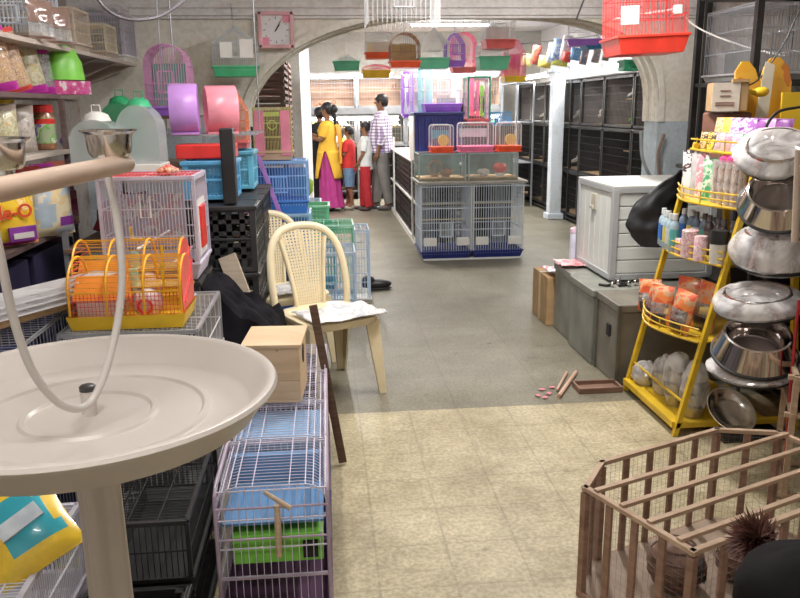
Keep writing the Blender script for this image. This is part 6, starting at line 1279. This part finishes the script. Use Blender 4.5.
MB().tube([(0, .18, .0), (0, .18, 1.28)], .008, 8).obj('rod', BLACK, e); 
for z in (.35, .55, .78, .98, 1.2): MB().tube([(0, .18, z), (0, 0, z-.02)], .005, 6).obj('arm', BLACK, e)
MB().b2((-.1, .08, 0), (.2, .28, .02)).obj('foot', BLACK, e)
tag(MB().tube([at(799, 300, Y=2.72), at(791, 380, Y=2.72), at(784, 470, Y=2.72)], .006, 10).obj('red_rod', mat('dark red paint', (.4, .02, .03), .4), smooth=True), 'thin red rod standing at the right edge before the bowls', 'rod')
tag(MB().tube([at(799, 150, Y=2.75), at(795, 242, Y=2.75)], .014, 10).obj('beige_tube', mat('beige tube', (.5, .4, .32), .5), smooth=True), 'beige tube hanging at the right edge beside the tilted bowl', 'tube')
# ------------------------------------------------------------------ dark steel rack along the right wall
e = T('steel_rack', 'tall dark steel rack against the right wall next to the arch pier', 'rack', (2.60, 4.5, 0))
for x in (-.29, .3):
    for y in (-.34, .34): MB().b2((x-.018, y-.018, 0), (x+.018, y+.018, 2.15)).obj('post', BLKMETAL, e)
for z in (.08, .45, .82, 1.18, 1.60, 2.1): MB().b2((-.3, -.35, z), (.31, .35, z+.022)).obj('shelf', BLKMETAL, e)
MB().b2((.31, -.35, .08), (.32, .35, 1.2)).obj('back_panel', mat('black panel', (.03, .027, .03)), e)
e = T('low_cabinet', 'low black open cabinet behind the yellow stand and the dog bowls', 'cabinet', (2.56, 3.15, 0))
for y in (-.93, .0, .93): MB().b2((-.33, y-.012, 0), (.33, y+.012, 1.16)).obj('side_panel', mat('black panel', (.03, .027, .03)), e)
for z in (.06, .42, .80, 1.16): MB().b2((-.33, -.945, z), (.33, .945, z+.02)).obj('shelf', BLKMETAL, e)
MB().b2((.32, -.94, .06), (.33, .94, 1.16)).obj('back_panel', mat('black panel', (.03, .027, .03)), e)
for i, (x, w_, h_, sh) in enumerate(((2.47, .30, .40, 0), (2.78, .24, .40, 1))):
    cage('wire_cage', f'{["silver", "tan gold"][i]} wire cage on the upper shelf of the right rack', 'cage', (x, 4.48, 1.624), w_, .55, h_, wire=[WIREG, mat('tan wire', (.6, .5, .4))][i], tray=[GREY, BLACK][i], th=.04, sp=.018, t=.003, rings=3, roof='flat', group='wire cages on the right rack', extra=lambda e: MB().b2((-.11, .1, .04), (.11, .2, .18)).obj('inner_box', GREY, e))
for i in range(4):
    y = 2.45+i*.46; q = MB(); q.b2((-.2, -.19, 0), (.2, .19, .26)); tag(q.obj('storage_box', mat(['plum box', 'navy box', 'charcoal box'][i % 3], [(.10, .03, .06), (.03, .035, .09), (.04, .04, .045)][i % 3], .5), loc=(2.52, y, .822), bevel=.006), ['dark plum box at the near end of the low cabinet', 'navy box in the low cabinet behind the bowls', 'charcoal box in the low cabinet behind the right post of the stand', 'second plum box in the low cabinet, farthest from the camera'][i], 'box', 'dark boxes in the low cabinet')
# boards and box at the top of the stand
OB = pack('orange painted board', [(.80, .42, .03), (.78, .40, .04), (.80, .44, .05), (.6, .2, .03)], 5, .5)
def board(loc, poly, m, label, rot, t=.012, name='sign_board', cat='board'):
    q = MB(); q.prism(poly, -t/2, t/2); return tag(q.obj(name, m, loc=loc, rot=rot, bevel=.001), label, cat)
zc = at(760, 150, Y=4.0)
board((2.29, 4.00, 1.182), [(-.15, 0), (.15, 0), (.15, .42), (.13, .50), (.08, .55), (.03, .545), (.0, .50), (-.02, .42), (-.045, .49), (-.08, .53), (-.12, .53), (-.15, .48)], OB, 'orange painted board with cut top leaning on the rack', (R(-4), 0, R(-4)))
board((2.44, 3.86, 1.182), [(-.12, 0), (.14, 0), (.14, .37), (-.12, .37)], mat('yellow board', (.80, .52, .02), .5, var=.06), 'yellow board overlapping the lower part of the orange one', (R(-4), 0, R(-4)))
board((2.27, 3.965, 1.42), [(-.04, 0), (.03, .01), (.05, .27), (-.0, .29)], mat('white paper', (.7, .66, .55), .7), 'white paper strip stuck on the orange board', (R(-4), 0, R(-4)), t=.003, name='paper_strip', cat='paper')
tag(MB().ball((0, 0, 0), (.04, .03, .025), 14, 10).tube([(-.035, 0, 0), (-.07, 0, 0)], [.016, .01], 10).obj('yellow_bulb', YEL, loc=(2.215, 3.90, 1.555), smooth=True), 'round yellow horn bulb beside the cardboard box', 'toy')
e = T('cardboard_box', 'open white and brown carton jutting toward the aisle above the stand', 'box', (2.05, 3.96, 1.462), R(-18))
CW = mat('white carton face', (.66, .60, .52), .7)
MB().b2((-.07, -.09, 0), (.10, .10, .14)).obj('carton', CARD, e, bevel=.003)
q = MB(); q.b2((-.07, -.094, 0), (.06, -.09, .14)); q.obj('printed_face', CW, e)
MB().b2((.02, -.10, .14), (.10, -.06, .155)).obj('flap', CARD, e)
q = MB()
for z in (.03, .042, .075, .1): q.box((-.01, -.096, z), (.09 if z < .06 else .05, .003, .005))
q.obj('print_lines', mat('brown ink', (.25, .12, .1)), e)
tag(MB().b2((-.05, -.10, 0), (.10, .14, .27)).obj('dark_case', mat('brown case', (.20, .09, .06), .6), loc=(2.08, 4.0, 1.185), bevel=.01), 'reddish brown case under the open carton', 'case')
tag(MB().b2((-.16, -.16, 0), (.2, .18, .02)).obj('shelf_plate', BLKMETAL, loc=(2.08, 4.0, 1.162)), 'dark shelf plate under the reddish brown case', 'plate')
# wires
tag(MB().tube(spl([at(675, 0, Y=4.6), at(690, 22, Y=4.6), at(715, 36, Y=4.5), at(750, 48, Y=4.4), at(785, 56, Y=4.2)]), .005, 6).obj('white_wire', WHITE, smooth=True), 'pale wire drooping from the ceiling to the orange board', 'wire')
tag(MB().tube(spl([at(806, 0, Y=4.0), at(795, 20, Y=4.0), at(783, 45, Y=4.0), at(760, 78, Y=4.0), at(742, 88, Y=4.0)]), .004, 6).obj('black_wire', BLACK, smooth=True), 'thin dark wire running down the orange board', 'wire')
tag(MB().tube(spl([at(766, 150, Y=3.2), at(766, 128, Y=3.2), at(778, 112, Y=3.2), at(800, 107, Y=3.2)]), .006, 8).obj('bent_wire', BLACK, smooth=True), 'black curved wire handle above the topmost wrapped bowl', 'wire')
tag(MB().tube(spl([at(641, 132, Y=5.93), at(643, 160, Y=5.93), at(656, 182, Y=5.93), at(676, 178, Y=5.93), at(698, 164, Y=5.93)]), .013, 8).obj('grey_hose', mat('grey hose', (.35, .38, .4), .5), smooth=True), 'grey hose looping over the pale blue foot of the pier', 'hose')
tag(MB().tube(spl([at(664, 134, Y=5.94), at(658, 155, Y=5.94), at(660, 190, Y=5.94), at(656, 215, Y=5.94)]), .012, 8).obj('rusty_pipe', mat('rusty pipe', (.3, .2, .15), .7), smooth=True), 'thin rusty pipe running down the pale blue pier', 'pipe')
tag(MB().b2((-.02, -.02, 0), (.02, .02, 2.4)).obj('dark_post', BLKMETAL, loc=(2.88, 5.9, 0)), 'dark steel post at the right edge of the plaster pier', 'post')
tag(MB().tube([at(585, -3, Y=5.5), at(576, 20, Y=5.6)], .006, 6).obj('ceiling_wire', mat('grey cable', (.12, .11, .13))), 'short dark wire hanging before the beam, left of the red cage', 'wire')
# ------------------------------------------------------------------ wooden slatted cage in the right foreground
WD = wood('raw brown wood', (.20, .11, .075), (.33, .20, .14), scale=5, stretch=(3, 3, 9)); WD2 = wood('pale raw wood', (.36, .24, .16), (.50, .36, .25), scale=5, stretch=(3, 3, 9))
PL = [Vector(p) for p in ((.917, 1.731, 0), (.755, 2.10, 0), (.863, 2.263, 0), (1.359, 2.471, 0), (1.56, 2.42, 0), (1.70, 2.05, 0))]
e = T('wooden_cage', 'large slatted wooden cage with mesh in the right foreground', 'cage', (1.2, 2.1, 0)); OW = Vector((1.2, 2.1, 0)); PW = [p-OW for p in PL]; HZ = .37
def rail(z, w, m, nm):
    q = MB(); n = len(PW)
    for i in range(n):
        a, b = PW[i], PW[(i+1) % n]; d_ = (b-a).normalized()*.012; q.bar(a-d_+Vector((0, 0, z)), b+d_+Vector((0, 0, z)), w, w*.8)
    q.obj(nm, m, e, bevel=.0015)
rail(HZ, .018, WD2, 'top_frame'); rail(.012, .022, WD, 'bottom_frame')
n = len(PW)
for i in range(n):
    a, b = PW[i], PW[(i+1) % n]; L_ = (b-a).length; k = max(1, round(L_/.115))
    MB().box(a+Vector((0, 0, HZ/2-.006)), (.022, .022, HZ-.014), rz=R(25)).obj('corner_post', WD, e, bevel=.0015)
    for j in range(1, k):
        p = a.lerp(b, j/k); MB().box(p+Vector((0, 0, HZ/2)), (.024, .010, HZ-.01), rz=math.atan2(b.y-a.y, b.x-a.x)).obj('side_slat', WD, e, bevel=.001)
ax = (PW[5]-PW[0]).normalized()
for t in (.12, .38, .64, .9):
    a = PW[0].lerp(PW[1], t); 
    # run along the long axis to the far side
    hit = None
    for i in range(2, n):
        c, d_ = PW[i], PW[(i+1) % n]
        if i == n-1: c, d_ = PW[5], PW[0]
        den = ax.x*(d_.y-c.y)-ax.y*(d_.x-c.x)
        if abs(den) < 1e-6: continue
        s = ((c.x-a.x)*(d_.y-c.y)-(c.y-a.y)*(d_.x-c.x))/den; u_ = ((c.x-a.x)*ax.y-(c.y-a.y)*ax.x)/den
        if s > .2 and -.01 <= u_ <= 1.01: hit = a+ax*s
    if hit: MB().bar(a+Vector((0, 0, HZ+.009)), hit+Vector((0, 0, HZ+.009)), .017, .012).obj('top_slat', WD2, e, bevel=.001)
q = MB(); q.add([(p.x, p.y, .02) for p in PW], [tuple(range(n))]); q.obj('floor_panel', wood('cage floor', (.25, .18, .13), (.36, .27, .2)), e, solid=.006)
q = MB()   # wire mesh on the sides
for i in range(n):
    a, b = PW[i], PW[(i+1) % n]; k = round((b-a).length/.02)
    for j in range(1, k): p = a.lerp(b, j/k); q.bar(p+Vector((0, 0, .02)), p+Vector((0, 0, HZ)), .0006)
    for z in fr(.03, HZ, 16): q.bar(a+Vector((0, 0, z)), b+Vector((0, 0, z)), .0005)
q.obj('wire_mesh', mat('rusty mesh', (.25, .2, .18), .6, .4), e)
def nest(loc, r_, label, seed):
    e = T('nest_ball', label, 'nest', loc, seed, 'round woven nests inside the wooden cage')
    q = MB(); q.ball((0, 0, r_*.92), (r_, r_, r_*.95), 26, 18, nz=.12, seed=seed)
    q.obj('shell', wood('coir fibre', (.10, .05, .035), (.24, .13, .09), scale=9, stretch=(2, 2, 8)), e, smooth=True)
    MB().lathe([(0, 0), (r_*.42, 0), (r_*.45, r_*.1), (r_*.36, r_*.14)], 20, c=(-r_*.25, -r_*.88, r_*1.05), M=Matrix.Rotation(R(80), 4, 'X')).obj('entrance', DARK, e, smooth=True)
    q = MB()
    for k in range(5): z = r_*(.3+.35*k); rr = math.sqrt(max(.001, r_*r_-(z-r_*.92)**2))*1.03; q.tube([(rr*math.cos(t), rr*math.sin(t), z) for t in fr(0, 2*PI, 24)[:-1]], .004, 5, True)
    q.obj('cord_rings', mat('brown cord', (.13, .07, .055), .8), e, smooth=True)
nest((1.05, 2.08, .026), .085, 'left brown woven nest ball inside the wooden cage', 1)
nest((1.27, 2.10, .026), .07, 'right brown woven nest ball inside the wooden cage', 4)
# second wooden cage at the right edge
P2 = [at(765, 428, Y=2.6), at(779, 378, Y=2.6)]
e = T('wooden_cage', 'second wooden slatted cage at the right edge behind the first', 'cage', (2.0, 2.66, 0), R(-26))
for x in (-.22, .22):
    for y in (-.16, .16): MB().b2((x-.011, y-.011, 0), (x+.011, y+.011, .50)).obj('corner_post', WD2, e, bevel=.001)
for z in (.02, .35, .50):
    q = MB()
    for y in (-.16, .16): q.bar((-.25, y, z), (.25, y, z), .018)
    for x in (-.22, .22): q.bar((x, -.18, z), (x, .18, z), .018)
    q.obj('rail', WD2, e, bevel=.001)
for x in fr(-.22, .22, 4)[1:-1]:
    for y in (-.16, .16): MB().b2((x-.009, y-.005, .02), (x+.009, y+.005, .50)).obj('side_slat', WD2, e)
# dark brush plume and black bag at the corner
e = T('feather_duster', 'dark brown fluffy duster with banded handle at the lower right corner', 'duster', at(772, 552, Y=1.62), 0, None, rot=(R(-5), R(-52), R(10)))
q = MB(); random.seed(5)
for i in range(900):
    a = random.random()*2*PI; s = random.random(); l = .05+.07*random.random(); r_ = .02+.055*s
    p0 = Vector((0, 0, .02*random.random())); d_ = Vector((math.cos(a)*s*.8, math.sin(a)*s*.8, 1)).normalized()
    mid = p0+d_*l*.6+Vector((random.uniform(-.01, .01), random.uniform(-.01, .01), 0)); tip = p0+d_*l+Vector((math.cos(a)*.012+random.uniform(-.008,.008), math.sin(a)*.012+random.uniform(-.008,.008), -.022*s))
    w_ = .0045; sd = Vector((-math.sin(a), math.cos(a), 0))*w_
    q.add([p0-sd, p0+sd, mid+sd, mid-sd, tip], [(0, 1, 2, 3), (3, 2, 4)])
stuff_ = q.obj('plume', mat('dark brown feathers', (.11, .04, .028), .7, var=.5, scale=30), e); stuff_['kind'] = 'stuff'
MB().tube([(0, 0, .02), (0, 0, -.12)], .012, 14).obj('handle', BLACK, e, smooth=True)
MB().lathe([(.0135, -.05), (.0135, -.02)], 16).obj('handle_band', mat('pale blue band', (.5, .56, .7), .4), e, smooth=True)
q = MB(); q.ball((0, 0, 0), (.16, .13, .12), 40, 26); out = []
for v in q.v:
    p = Vector(v); d_ = p.normalized(); k = 1+.10*noise.noise(d_*1.5)+.03*noise.noise(d_*6); out.append(tuple(p*k))
q.v = out; tag(q.obj('black_bag', mat('soft black cloth', (.007, .006, .007), .85, bump=.3, scale=12, spec=.2), loc=(1.03, 1.42, .445), smooth=True), 'rounded black cloth bag at the lower right corner, before the wooden cage', 'bag')
e = T('low_stool', 'low dark stool under the black cloth bag', 'stool', (1.05, 1.42, 0)); MB().b2((-.15, -.13, .33), (.15, .13, .36)).obj('seat', SHD, e, bevel=.004)
for x in (-.12, .12):
    for y in (-.1, .1): MB().b2((x-.014, y-.014, 0), (x+.014, y+.014, .33)).obj('leg', SHD, e)
# ------------------------------------------------------------------ colour management
sc.view_settings.view_transform = 'Standard'; sc.view_settings.look = 'None'; sc.view_settings.gamma = 1; sc.view_settings.use_curve_mapping = False
sc.view_settings.exposure = .5
